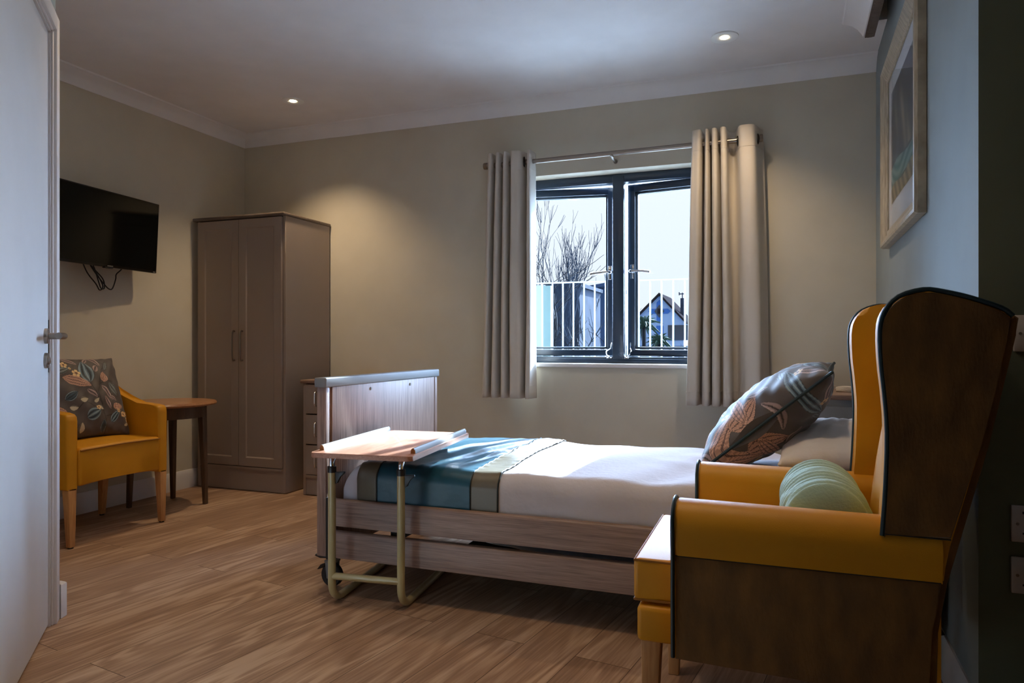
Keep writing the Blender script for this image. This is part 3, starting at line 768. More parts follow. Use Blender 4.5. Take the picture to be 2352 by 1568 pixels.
def cushion(name, label, M4, half, thick, pat, pip=0.006, N=150, sag=0.0, cat='cushion', plain=None, n_exp=0.42, pucker=0.0):
    """square scatter cushion; M4 maps local (x,y in the plane, z thickness) to world"""
    base = M4.translation
    t = thing(name, label, cat, base)
    u = np.linspace(-1, 1, N); U, V = np.meshgrid(u, u, indexing='ij')
    X = half * U * (1 - 0.055 * (1 - V ** 2)) * (1 + 0.02 * (U * V) ** 8); Y = half * V * (1 - 0.055 * (1 - U ** 2)) * (1 + 0.02 * (U * V) ** 8)
    H = thick * (np.clip((1 - U ** 2) * (1 - V ** 2), 0, 1)) ** n_exp
    edge = 1 - np.maximum(np.abs(U), np.abs(V))
    wr = (np.sin(U * 23 + 2 * V) * np.sin(V * 19 - 1.5 * U)) * np.exp(-edge * 9) * 0.004 + (np.sin((U + V) * 9) * 0.003 + np.sin((U * 1.7 - V) * 13) * 0.0018) * np.clip(edge * 4, 0, 1)
    bm = BM()
    for s in (1, -1):
        Z = s * (H + wr * (H > 0.004)) - sag * (U ** 2)
        if pucker: Z = Z - s * pucker * np.exp(-((U + 0.1) ** 2 * 9 + (V + 0.95) ** 2 * 20))
        P = np.stack([X, Y, Z], -1)
        grid(bm, P)
    bmesh.ops.remove_doubles(bm, verts=bm.verts[:], dist=1e-5)
    bm.verts.ensure_lookup_table()
    co = np.array([v.co[:] for v in bm.verts])
    bm.transform(M4)
    o = obj('cover', bm, plain or M['floral'], t, angle=80)
    if plain is None:
        loc = co
        uu = loc[:, 0] / half / 2 + 0.5; vv = loc[:, 1] / half / 2 + 0.5
        colr = leafpat(uu, vv, *pat)
        at = o.data.color_attributes.new('pattern', 'FLOAT_COLOR', 'POINT')
        at.data.foreach_set('color', np.concatenate([colr, np.ones((len(colr), 1))], 1).astype(np.float32).ravel())
    if pip:
        pts = []
        for a_, b_ in (((-1, -1), (1, -1)), ((1, -1), (1, 1)), ((1, 1), (-1, 1)), ((-1, 1), (-1, -1))):
            for k in range(24):
                f = k / 24; uu_ = a_[0] + (b_[0] - a_[0]) * f; vv_ = a_[1] + (b_[1] - a_[1]) * f
                pts.append(M4 @ Vector((half * uu_ * (1 - 0.055 * (1 - vv_ ** 2)) * (1 + .03 * (uu_ * vv_) ** 8), half * vv_ * (1 - 0.055 * (1 - uu_ ** 2)) * (1 + .03 * (uu_ * vv_) ** 8), -sag * uu_ ** 2)))
        bm = BM(); tube(bm, pts, pip, 7, closed=True); obj('piping', bm, M['teal_piping'], t)
    return t


def frame_matrix(c, xax, yax):
    x = Vector(xax).normalized(); y = Vector(yax); y = (y - x * y.dot(x)).normalized(); z = x.cross(y)
    m = Matrix(((x.x, y.x, z.x, c[0]), (x.y, y.y, z.y, c[1]), (x.z, y.z, z.z, c[2]), (0, 0, 0, 1)))
    return m


# ------------------------------------------------------------------ yellow tub chair by the door
t = thing('tub_chair', 'mustard yellow tub armchair with wooden legs beside the round table', 'armchair', (-3.35, 2.64, 0))
YA, YB = 2.345, 2.925
for ym in (YA + 0.028, YB - 0.028):
    # arm side in the x-z plane, dipping from the back to the front
    pts = [(-3.10, 0.275), (-3.10, 0.60), (-3.104, 0.622), (-3.118, 0.634), (-3.16, 0.638), (-3.26, 0.645), (-3.36, 0.665), (-3.44, 0.70), (-3.51, 0.755), (-3.56, 0.79), (-3.62, 0.80), (-3.60, 0.55), (-3.575, 0.275)]
    bm = BM(); prism(bm, pts, 1, ym - 0.030, ym + 0.030, 0.014, 3)
    obj('arm', bm, M['vinyl'], t, angle=50)
# curved back shell
bm = BM(); n = 24; P = np.zeros((n + 1, 9, 3)); Q = np.zeros((n + 1, 9, 3))
for i in range(n + 1):
    f = i / n * 2 - 1
    for j in range(9):
        g = j / 8; z = 0.30 + g * (0.50 + 0.025 * (1 - f * f))
        off = 0.10 * abs(f) ** 3
        P[i, j] = (-3.545 + off - g * 0.02, 2.635 + f * 0.26, z); Q[i, j] = (-3.60 + off * 0.3 - g * 0.05, 2.635 + f * 0.285, z)
A = grid(bm, P); B = grid(bm, Q)
for i in range(n):
    bm.faces.new((A[i][8], A[i + 1][8], B[i + 1][8], B[i][8])); bm.faces.new((A[i][0], B[i][0], B[i + 1][0], A[i + 1][0]))
for j in range(8):
    bm.faces.new((A[0][j], A[0][j + 1], B[0][j + 1], B[0][j])); bm.faces.new((A[n][j], B[n][j], B[n][j + 1], A[n][j + 1]))
obj('backrest', bm, M['vinyl'], t, angle=60)
bm = BM()
# seat: slightly domed
vs = box(bm, -3.56, -3.092, YA + 0.056, YB - 0.056, 0.285, 0.468, 0.016, 4)
bmesh.ops.subdivide_edges(bm, edges=[e_ for e_ in bm.edges if e_.calc_length() > 0.2], cuts=6, use_grid_fill=True)
for v in bm.verts:
    if v.co.z > 0.45: v.co.z += 0.018 * max(0, 1 - ((v.co.y - 2.635) / 0.25) ** 2) * max(0, 1 - ((v.co.x + 3.33) / 0.26) ** 2)
    if v.co.z < 0.3 and v.co.x > -3.2: v.co.z += 0.012 * (1 - ((v.co.y - 2.635) / 0.25) ** 2)
st_ = obj('seat', bm, M['vinyl'], t, angle=60)
bm = BM(); tube(bm, [(-3.090, YA + 0.06, 0.458), (-3.088, 2.635, 0.463), (-3.090, YB - 0.06, 0.458)], 0.0035, 6); obj('seam', bm, M['stitch'], st_)
for x, y, dx, dy in ((-3.122, 2.372, 0.008, 0), (-3.122, 2.898, 0.008, 0), (-3.52, 2.40, -0.06, -0.0), (-3.52, 2.88, -0.04, 0.02)):
    bm = BM(); leg(bm, x, y, 0.285, 0.044, 0.006, 0.028, dx, dy); lg = obj('leg', bm, M['beech'], t)
    bm = BM(); lathe(bm, [(0.0001, 0), (0.013, 0), (0.013, 0.007), (0.0001, 0.007)], (x + dx, y + dy, 0), 2, 14); obj('glide', bm, M['black'], lg)
# cushion propped in it
cm = frame_matrix((-3.375, 2.632, 0.683), (0.03, 1, -0.03), (-0.38, 0.0, 1))
cushion('scatter_cushion', 'square floral cushion in grey blue and pink propped in the tub chair', cm, 0.222, 0.085, print_a(), pip=0.0, N=230, n_exp=0.36)

# ------------------------------------------------------------------ television
t = thing('television', 'black flat screen television on the left wall', 'television', (-3.63, 2.92, 1.6))
ang = R_(7.4)
TM = Matrix.Translation((-3.56, 3.285, 1.612)) @ Matrix.Rotation(ang, 4, 'Z') @ Matrix.Rotation(R_(3.0), 4, 'Y')
bm = BM(); box(bm, -0.028, 0, -0.735, 0, -0.212, 0.212, 0.003, 2, TM); tv = obj('casing', bm, M['bezel'], t)
bm = BM(); box(bm, 0.0, 0.0012, -0.727, -0.008, -0.198, 0.205, 0, 1, TM); obj('screen', bm, M['screen'], t, smooth=False)
bm = BM(); box(bm, -0.075, -0.028, -0.60, -0.14, -0.17, 0.12, 0.012, 3, TM); obj('rear_housing', bm, M['bezel'], t)
for ya_, yb_ in ((-0.385, -0.345), (-0.030, -0.012)):
    bm = BM(); box(bm, 0.001, 0.002, ya_, yb_, -0.208, -0.203, 0, 1, TM)
    obj('badge', bm, M['alu'], t, label='small silver badge on the lower bezel')
bm = BM(); box(bm, -0.02, 0.001, -0.40, -0.34, -0.219, -0.211, 0.002, 1, TM); obj('sensor', bm, M['black'], t)
bm = BM(); box(bm, -3.70, -3.685, 2.86, 3.02, 1.50, 1.72, 0.004); tube(bm, [(-3.69, 2.94, 1.6), (-3.60, 3.0, 1.6), (TM @ Vector((-0.07, -0.36, 0)))], 0.014, 8); obj('wall_bracket', bm, M['blackmat'], t)
for k, pp in enumerate(([(-3.63, 2.82, 1.46), (-3.625, 2.86, 1.37), (-3.62, 2.91, 1.31), (-3.62, 2.935, 1.275), (-3.62, 2.955, 1.30), (-3.63, 2.93, 1.36), (-3.63, 2.88, 1.42), (-3.64, 2.86, 1.46)],
                        [(-3.63, 2.87, 1.46), (-3.62, 2.90, 1.40), (-3.615, 2.925, 1.32), (-3.615, 2.94, 1.285), (-3.62, 2.965, 1.29), (-3.62, 2.955, 1.34), (-3.63, 2.90, 1.40), (-3.63, 2.845, 1.46)],
                        [(-3.63, 2.85, 1.46), (-3.62, 2.90, 1.38), (-3.615, 2.95, 1.32), (-3.61, 2.985, 1.285), (-3.61, 3.01, 1.29), (-3.615, 3.035, 1.345), (-3.615, 3.04, 1.375), (-3.62, 3.08, 1.41), (-3.63, 3.10, 1.45)])):
    bm = BM(); tube(bm, smooth_path(pp, 6), 0.0036, 7); obj('cable', bm, M['cable'], t)

# ------------------------------------------------------------------ the bed
bed = thing('profiling_bed', 'low wooden profiling care bed with slatted side rails under the window', 'bed', (-0.6, 2.77, 0))
BX0, BX1, BY0, BY1 = -1.675, 0.43, 2.300, 3.265
bm = BM(); box(bm, BX0, -1.634, BY0, BY0 + 0.028, 0.14, 0.800, 0.003, 2); box(bm, BX0, -1.634, BY1 - 0.028, BY1, 0.14, 0.800, 0.003, 2)
box(bm, BX0, -1.638, BY0 + .028, BY1 - .028, 0.14, 0.80)
fb = obj('footboard', bm, M['bedwood'], bed)
bm = BM(); box(bm, -1.6385, -1.631, BY0 + 0.040, BY1 - 0.040, 0.15, 0.798, 0.002); obj('footboard_panel', bm, M['bedwood'], fb)
bm = BM(); box(bm, BX0 - 0.006, -1.626, BY0 - 0.010, BY1 + 0.010, 0.798, 0.836, 0.006, 3); obj('top_cap', bm, M['alu'], fb, label='grey aluminium cap')
bm = BM()
bm.free()
for y in (2.62, 2.97):
    bm = BM(); disc(bm, (-1.631, y, 0.775), 0.007, 0.003, (1, 0, 0), 14, 0.001); obj('screw', bm, M['steel'], fb)
bm = BM(); box(bm, BX1 - 0.04, BX1, BY0, BY1, 0.14, 0.80, 0.004); hb = obj('headboard', bm, M['bedwood'], bed)
bm = BM(); box(bm, BX1 - 0.048, BX1 + 0.006, BY0 - 0.01, BY1 + 0.01, 0.798, 0.836, 0.006, 3); obj('top_cap', bm, M['alu'], hb)


def rail(y0, y1, z0, z1):
    bm = BM(); s = -1 if y0 < 2.6 else 1; yo = y0 if s < 0 else y1; yi = y1 if s < 0 else y0
    pr = [(yi, z0), (yo, z0), (yo, z1 - 0.022), (yo - s * 0.004, z1 - 0.014), (yo - s * 0.003, z1 - 0.006), (yo - s * 0.010, z1), (yi, z1)]
    prism(bm, pr, 0, -1.598, BX1 - 0.06); r = obj('side_rail', bm, M['bedwoodh'], bed, angle=60)
    bm = BM(); box(bm, -1.612, -1.596, y0 - 0.003, y1 + 0.003, z0 - 0.002, z1 + 0.003, 0.005, 2); obj('end_cap', bm, M['greyplastic'], r)


rail(2.296, 2.322, 0.265, 0.366); rail(2.296, 2.322, 0.142, 0.243)
rail(3.243, 3.269, 0.265, 0.366); rail(3.243, 3.269, 0.142, 0.243)
bm = BM()
for y in (2.31, 3.256): box(bm, -1.634, -1.612, y - 0.010, y + 0.010, 0.13, 0.37, 0.002, 1)
box(bm, -1.633, BX1 - 0.04, 2.72, 2.76, 0.215, 0.245); box(bm, -1.633, BX1 - 0.04, 2.86, 2.90, 0.215, 0.245)
for x, ya_ in ((-1.38, 2.36), (-0.9, 2.72), (-0.4, 2.72), (0.1, 2.72)): box(bm, x, x + 0.05, ya_, 3.20 if ya_ < 2.5 else 2.9, 0.222, 0.25)
box(bm, -1.15, 0.3, 2.50, 3.06, 0.10, 0.17, 0.01)
obj('chassis', bm, M['blackmat'], bed)


def castor(x, y, d=-1):
    o = BM(); zc = 0.046
    vs = lathe(o, [(0.026, -0.013), (0.042, -0.013), (0.046, -0.009), (0.046, 0.009), (0.042, 0.013), (0.026, 0.013), (0.026, -0.013)], (x, y, zc), 1, 36)
    c = obj('castor', o, M['rubber'], bed)
    o = BM(); lathe(o, [(0.0001, -0.014), (0.008, -0.017), (0.010, -0.012), (0.028, -0.011), (0.028, 0.011), (0.0001, 0.011)], (x, y, zc), 1, 28); obj('hub', o, M['greyplastic'], c)
    o = BM()
    for yy in (y - 0.020, y + 0.016): prism(o, [(x - 0.014, 0.034), (x + 0.014, 0.034), (x + 0.022, 0.105), (x - 0.022, 0.105)], 1, yy, yy + 0.004)
    box(o, x - 0.024, x + 0.024, y - 0.022, y + 0.022, 0.098, 0.106, 0.002); lathe(o, [(0.018, 0.106), (0.016, 0.142)], (x, y, 0), 2, 16); obj('fork', o, M['alu'], c)
    o = BM(); prism(o, [(x + d * 0.012, 0.116), (x + d * 0.012, 0.124), (x + d * 0.060, 0.130), (x + d * 0.066, 0.122), (x + d * 0.040, 0.114)], 1, y - 0.028, y + 0.012, 0.003)
    prism(o, [(x + d * 0.020, 0.096), (x + d * 0.045, 0.085), (x + d * 0.062, 0.064), (x + d * 0.052, 0.066), (x + d * 0.030, 0.075)], 1, y - 0.018, y + 0.002, 0.002)
    obj('brake_pedal', o, M['black'], c)


castor(-1.655, 2.375); castor(-1.655, 3.19); castor(0.40, 2.375, 1); castor(0.40, 3.19, 1)

# mattress
bm = BM(); box(bm, -1.58, 0.37, 2.35, 3.21, 0.262, 0.40, 0.03, 4); mt_ = thing('mattress', 'pale mattress between the bed side rails, under the white bedding', 'mattress', (-0.6, 2.78, 0.23)); obj('cover', bm, M['mattress'], mt_)
bm = BM(); P = np.zeros((50, 14, 3))
for i in range(50):
    for j in range(14):
        x = -1.12 + i * 1.44 / 49; y = 2.36 + j * 0.84 / 13
        P[i, j] = (x, y, 0.256 - (0.026 + 0.03 * math.exp(-((y - 2.44) / 0.10) ** 2)) * min(1, i / 14) - 0.006 * math.sin(x * 11 + y * 4) - 0.004 * math.sin(x * 31))
grid(bm, P)
thick(obj('undersheet', bm, M['mattress'], mt_, angle=80), 0.003)


# duvet: rounded slab of cloth with a soft top
def duv(x, s, off=0.0, amp=1.0):
    """point on the bedding: x along the bed, s in [0,1] across from the near hem over the top to the far hem"""
    ytop0, ytop1, zt, r = 2.338 - off, 3.222 + off, 0.497 + off, 0.060
    hs = 0.19
    x0, x1 = -1.605 - off, 0.37
    straight = zt - 0.30 - r
    Ltot = 2 * straight + 2 * (math.pi / 2 * r) + (ytop1 - ytop0 - 2 * r)
    d = s * Ltot
    if d < straight: y, z, ny, nz = ytop0, 0.30 + d, -1, 0
    elif d < straight + math.pi / 2 * r:
        a_ = (d - straight) / r; y = ytop0 + r - r * math.cos(a_); z = zt - r + r * math.sin(a_); ny, nz = -math.cos(a_), math.sin(a_)
    elif d < Ltot - straight - math.pi / 2 * r:
        y = ytop0 + r + (d - straight - math.pi / 2 * r); z = zt; ny, nz = 0, 1
    elif d < Ltot - straight:
        a_ = (d - (Ltot - straight - math.pi / 2 * r)) / r; y = ytop1 - r + r * math.sin(a_); z = zt - r + r * math.cos(a_); ny, nz = math.sin(a_), math.cos(a_)
    else: y = ytop1; z = 0.30 + (Ltot - d); ny, nz = 1, 0
    e = 1.0
    if x < x0 + 0.10:
        q = max(0, min(1, (x0 + 0.10 - x) / 0.10)); e = math.sqrt(max(0, 1 - q * q))
    z = 0.30 + (z - 0.30) * (0.35 + 0.65 * e); yc = 2.78; y = yc + (y - yc) * (0.93 + 0.07 * e)
    w = 0.0022 * math.sin(9 * x + 5 * y + 3 * z) + 0.0016 * math.sin(21 * x - 13 * y) + 0.0028 * max(0, math.sin(5.3 * x + 1.2 * math.sin(7 * y) + 1.0)) ** 6
    w += 0.008 * math.exp(-((y - 2.9) / 0.35) ** 2) * nz
    if x > -0.55:  # crumpled near the pillows
        k = min(1, (x + 0.55) / 0.4); w += k * (0.0035 * math.sin(26 * x + 11 * y + 3 * math.sin(9 * y)) + 0.003 * math.sin(14 * y - 17 * x))
        w += k * 0.006 * math.exp(-((x - 0.05 - 0.4 * (y - 2.6)) / 0.04) ** 2)
    w *= 1.7
    # side drape folds
    w += 0.0025 * (1 - nz) * math.sin(14 * x + 8 * z)
    return Vector((x, y + ny * w * amp, z + nz * w * amp))


def duvmesh(xa, xb, nx, ns, off, sa=0.0, sb=1.0):
    P = np.zeros((nx + 1, ns + 1, 3))
    for i in range(nx + 1):
        for j in range(ns + 1): P[i, j] = duv(xa + (xb - xa) * i / nx, sa + (sb - sa) * j / ns, off)
    return P


t = thing('duvet', 'white duvet covering the bed, bright where the sun falls', 'duvet', (-0.6, 2.78, 0.4))
bm = BM(); grid(bm, duvmesh(-1.605, 0.37, 170, 110, 0)); obj('cover', bm, M['white_cotton'], t, angle=80)


def runner_pt(x, s, off, xa, xb):
    p = duv(x, s, off)
    if p.z > 0.45:   # soft diagonal rucks in the satin
        f = min(1, (p.z - 0.45) / 0.05)
        yy = p.y - 2.35
        c = 0.0
        for (b_, sl, w_, h_) in ((-1.36, 0.30, 0.018, 0.015), (-1.24, 0.33, 0.015, 0.016), (-1.13, 0.25, 0.011, 0.010), (-1.47, 0.2, 0.02, 0.009), (-1.17, 0.42, 0.010, 0.008)):
            c += h_ * math.exp(-((p.x - b_ - sl * (yy - 0.1)) / w_) ** 2) * math.exp(-((yy - 0.42) / 0.30) ** 2)
        ed = min(abs(x - xa), abs(x - xb))
        c += 0.0022 * math.sin(p.y * 120) * math.exp(-ed / 0.010)
        p.z += f * c
    return p


t = thing('bed_runner', 'teal satin bed runner with olive borders across the foot of the duvet', 'bed runner', (-1.2, 2.78, 0.5))
for nm, xa, xb, m_, n_ in (('border', -1.512, -1.424, 'satin_olive', 12), ('centre_band', -1.424, -1.034, 'satin_teal', 70), ('border', -1.034, -0.926, 'satin_olive', 22)):
    P = np.zeros((n_ + 1, 181, 3))
    for i in range(n_ + 1):
        for j in range(181): P[i, j] = runner_pt(xa + (xb - xa) * i / n_, 0.02 + 0.96 * j / 180, 0.005, xa, xb)
    bm = BM(); grid(bm, P)
    pc = thick(obj(nm, bm, M[m_], t, angle=80), 0.0018)
    bm = BM(); tube(bm, [P[n_, j] + np.array((0, 0, 0.0005)) for j in range(0, 181, 3)], 0.0028, 6); obj('seam_piping', bm, M['dark_piping'], pc)

# pillows and the bed cushion
cushion('pillow', 'white pillow at the head of the bed behind the floral cushion', frame_matrix((0.218, 2.74, 0.598), (0.45, 0.0, 0.02), (0, 1, 0)) @ Matrix.Diagonal((0.62, 1.15, 1, 1)), 0.33, 0.098, None, 0, 70, plain=M['pillow_cotton'], cat='pillow')
cushion('scatter_cushion', 'floral cushion with teal piping leaning on the white pillow on the bed', frame_matrix((-0.014, 2.69, 0.712), (0.455, -0.05, 0.385), (0.05, 1, 0.0)), 0.264, 0.112, print_b(5), 0.0055, 230, sag=0.0, pucker=0.03)

# ------------------------------------------------------------------ overbed table
tb = thing('overbed_table', 'wheel-less overbed table with cream tube frame and wood tray across the bed foot', 'overbed table', (-1.385, 2.42, 0), R_(6.5))
tb['label'] = 'overbed table with cream tube frame and pink-brown wood top at the foot of the bed'
TMx = Matrix.Translation((-1.385, 2.42, 0)) @ Matrix.Rotation(R_(6.5), 4, 'Z')
bm = BM(); w, l = 0.1935, 0.330
pts = []
for cx, cy, a0 in ((w - .02, l - .02, 0), (-w + .02, l - .02, 90), (-w + .02, -l + .02, 180), (w - .02, -l + .02, 270)):
    for k in range(6): pts.append((cx + 0.02 * math.cos(R_(a0 + k * 18)), cy + 0.02 * math.sin(R_(a0 + k * 18))))
prism(bm, pts, 2, 0.566, 0.584, 0.003, 2); bm.transform(TMx); top = obj('table_top', bm, M['traywood'], tb)
for s in (-1, 1):
    bm = BM(); xx = s * (w - 0.018)
    prism(bm, [(xx - 0.009, 0.584), (xx + 0.009, 0.584), (xx + 0.008, 0.596), (xx + 0.003, 0.603), (xx - 0.004, 0.603), (xx - 0.008, 0.597)], 1, -l + 0.060, l - 0.020); bm.transform(TMx)
    lo = obj('lip', bm, M['alu'], top)
    bm = BM(); prism(bm, [(xx - 0.0085, 0.5845), (xx + 0.0085, 0.5845), (xx + 0.0075, 0.596), (xx + 0.003, 0.6025), (xx - 0.004, 0.6025), (xx - 0.0075, 0.597)], 1, -l + 0.057, -l + 0.0602); bm.transform(TMx)
    obj('lip_end', bm, M['trayedge'], lo, label='bare wood lip end')
bm = BM(); lx0, lx1, yv = -0.175, 0.100, -0.200; r = 0.0145
for x in (lx0, lx1):
    pth = [Vector((x, yv, 0.505)), Vector((x, yv, 0.12)), Vector((x, yv, 0.085))]
    for k in range(1, 9):
        a_ = R_(k * 90 / 8); pth.append(Vector((x, yv + 0.07 - 0.07 * math.cos(a_), 0.085 - 0.07 * math.sin(a_))))
    pth.append(Vector((x, yv + 0.40, 0.015))); pth.append(Vector((x, yv + 0.62, 0.015)))
    tube(bm, pth, r, 16)
tube(bm, [(lx0, yv, 0.108), (lx1, yv, 0.108)], 0.013, 14); tube(bm, [(lx0, yv + 0.61, 0.015), (lx1, yv + 0.61, 0.015)], 0.013, 14)
bm.transform(TMx); obj('base_frame', bm, M['cream'], tb)
bm = BM()
for x in (lx0, lx1):
    pth = smooth_path([(x, yv, 0.50), (x, yv, 0.525), (x, yv + 0.008, 0.543), (x, yv + 0.035, 0.556), (x, yv + 0.10, 0.558), (x, yv + 0.42, 0.558)], 5); tube(bm, pth, 0.0105, 14)
bm.transform(TMx); obj('upper_tube', bm, M['chrome'], tb)
for x in (lx0, lx1):
    bm = BM(); lathe(bm, [(0.0112, 0.492), (0.0165, 0.492), (0.0165, 0.514), (0.0112, 0.516)], (x, yv, 0), 2, 24)
    pr = [(x + 0.016, 0.494), (x + 0.052, 0.497), (x + 0.054, 0.491), (x + 0.034, 0.478), (x + 0.026, 0.455), (x + 0.017, 0.450)]
    prism(bm, pr, 1, yv - 0.006, yv + 0.006, 0.002); bm.transform(TMx); obj('clamp_knob', bm, M['black'], tb)

# ------------------------------------------------------------------ wing chair
wc = thing('wing_chair', 'mustard yellow high wing-back armchair with teal piping in the foreground', 'armchair', (0.04, 1.88, 0))
CY = 1.885
WO = [(0.203, 0.585), (0.209, 0.68), (0.212, 0.79), (0.207, 0.87), (0.201, 0.93), (0.199, 0.995), (0.207, 1.033), (0.232, 1.063), (0.275, 1.076), (0.31, 1.071), (0.355, 1.058), (0.405, 1.038), (0.424, 1.022), (0.417, 0.985), (0.397, 0.88), (0.374, 0.776), (0.325, 0.585)]


def side(s):
    """s=-1 near side, +1 far side; yv(d): distance d inward from the outer face"""
    yo = CY + s * 0.310
    Y = lambda d: yo - s * d
    # wing body
    cur = smooth_path([(x, 0, z) for x, z in WO[:13]], 3)
    poly = [(p.x, p.z) for p in cur] + WO[13:] + [(0.315, 0.50), (0.215, 0.50)]
    bm = BM(); prism(bm, poly, 1, min(Y(0.006), Y(0.070)), max(Y(0.006), Y(0.070)), 0.012, 3)
    wv = obj('wing', bm, M['vinyl'], wc, angle=55)
    inn = [(p.x + (0.30 - p.x) * 0.035, p.z - 0.006) for p in cur] + [(0.415, 0.985), (0.395, 0.88), (0.372, 0.776), (0.322, 0.590), (0.207, 0.590)]
    bm = BM(); prism(bm, inn, 1, min(Y(-0.003), Y(0.008)), max(Y(-0.003), Y(0.008)), 0.003, 2); obj('outer_panel', bm, M['velvet'], wv, label='brown gold velvet outer panel')
    bm = BM(); tube(bm, [(p.x, Y(0.001), p.z) for p in cur], 0.0048, 8); obj('piping', bm, M['teal_piping'], wv)
    # arm
    x0, x1 = -0.208, 0.308
    prof = [(0.000, 0.500), (-0.004, 0.53), (-0.006, 0.57), (0.004, 0.598), (0.024, 0.614), (0.050, 0.620), (0.078, 0.614), (0.098, 0.598), (0.106, 0.575), (0.104, 0.45), (0.104, 0.30), (0.012, 0.30), (0.012, 0.500)]
    P2 = [(Y(d), z) for d, z in prof]
    bm = BM(); vs = prism(bm, P2, 0, x0, x1)
    # round the front edge
    fe = [f for f in bm.faces if all(abs(v.co.x - x0) < 1e-6 for v in f.verts)]
    bmesh.ops.bevel(bm, geom=list(fe[0].edges), offset=0.010, segments=3, affect='EDGES', profile=0.5)
    for v in bm.verts: v.co.z -= 0.012 * max(0, (v.co.x + 0.1)) if v.co.z > 0.56 else 0
    ar = obj('arm', bm, M['vinyl'], wc, angle=50)
    bm = BM(); pp = [(x0 - 0.002, y, z) for y, z in P2[:9]]; pp = [(x0 - 0.002, Y(0.004), 0.275), (x0 - 0.002, Y(0.0), 0.40)] + pp + [(x0 - .002, Y(0.108), 0.46)]
    tube(bm, smooth_path(pp, 3), 0.0046, 8); obj('piping', bm, M['teal_piping'], ar)
    # outer lower panel
    pl = [(x0 + 0.004, 0.272), (x0 + 0.004, 0.500), (0.306, 0.500), (0.300, 0.45), (0.290, 0.40), (0.286, 0.30), (0.286, 0.262)]
    bm = BM(); prism(bm, pl, 1, min(Y(0.002), Y(0.020)), max(Y(0.002), Y(0.020)), 0.004, 2); obj('side_panel', bm, M['velvet'], wc, label='brown gold velvet lower side')
    bm = BM(); tube(bm, [(x0 + 0.004, Y(0.0008), 0.501), (0.306, Y(0.0008), 0.501)], 0.0016, 6); tube(bm, [(0.207, Y(-0.002), 0.589), (0.322, Y(-.002), 0.588)], 0.0016, 6); obj('seam', bm, M['cashmere_dark'], ar)
    bm = BM(); prism(bm, [(x0 - 0.002, 0.272), (x0 - 0.002, 0.49), (x0 + 0.02, 0.49), (x0 + 0.02, 0.272)], 1, min(Y(0.004), Y(0.104)), max(Y(0.004), Y(0.104)), 0.006, 2); obj('arm_front', bm, M['vinyl'], wc)


side(-1); side(1)
# backrest: raked cushion between the wings
bm = BM(); iy0, iy1 = CY - 0.242, CY + 0.242
n = 16; P = np.zeros((n + 1, 13, 3)); Q = P.copy()
for i in range(n + 1):
    f = i / n * 2 - 1
    for j in range(13):
        g = j / 12; z = 0.40 + g * (0.63 - 0.02 * f * f)
        xf = 0.215 + 0.10 * g + 0.018 * math.sin(g * math.pi) * -1 + 0.02 * f * f
        P[i, j] = (xf, CY + f * 0.242, z); Q[i, j] = (0.288 + 0.132 * max(0, (z - 0.42) / 0.61), CY + f * 0.242, z)
A = grid(bm, P); B = grid(bm, Q)
for i in range(n):
    bm.faces.new((A[i][12], A[i + 1][12], B[i + 1][12], B[i][12])); bm.faces.new((A[i][0], B[i][0], B[i + 1][0], A[i + 1][0]))
for j in range(12):
    bm.faces.new((A[0][j], A[0][j + 1], B[0][j + 1], B[0][j])); bm.faces.new((A[n][j], B[n][j], B[n][j + 1], A[n][j + 1]))
obj('backrest', bm, M['vinyl'], wc, angle=60)
bm = BM()
prism(bm, [(0.286, 0.262), (0.300, 0.262), (0.302, 0.40), (0.318, 0.50), (0.388, 0.776), (0.431, 0.985), (0.436, 1.018), (0.426, 1.026), (0.418, 0.985), (0.374, 0.776), (0.306, 0.505), (0.288, 0.40)], 1, CY - 0.300, CY + 0.300, 0.003, 1)
obj('back_panel', bm, M['velvet'], wc)
bm = BM(); vs = box(bm, -0.312, 0.23, CY - 0.232, CY + 0.232, 0.362, 0.462, 0.012, 3)
for v in bm.verts:
    if v.co.x > -0.212: v.co.y = CY + (v.co.y - CY) * 0.86
seat = obj('seat_cushion', bm, M['vinyl'], wc)
bm = BM()
for z in (0.458, 0.366): tube(bm, [(-0.20, CY - 0.230, z), (-0.309, CY - 0.230, z), (-0.309, CY + 0.230, z), (-0.20, CY + 0.230, z)], 0.003, 6)
obj('seam', bm, M['stitch'], seat)
bm = BM(); box(bm, -0.302, -0.195, CY - 0.243, CY + 0.243, 0.272, 0.356, 0.012, 3); box(bm, -0.2, 0.28, CY - 0.20, CY + 0.20, 0.272, 0.356); obj('seat_base', bm, M['vinyl'], wc)
for x, y, dx, dy in ((-0.270, CY - 0.215, -0.006, 0), (-0.270, CY + 0.215, -0.006, 0), (0.25, CY - 0.22, 0.03, 0), (0.25, CY + 0.22, 0.03, 0)):
    bm = BM(); leg(bm, x, y, 0.275, 0.046, 0.0, 0.030, dx, dy); obj('leg', bm, M['beech'], wc)

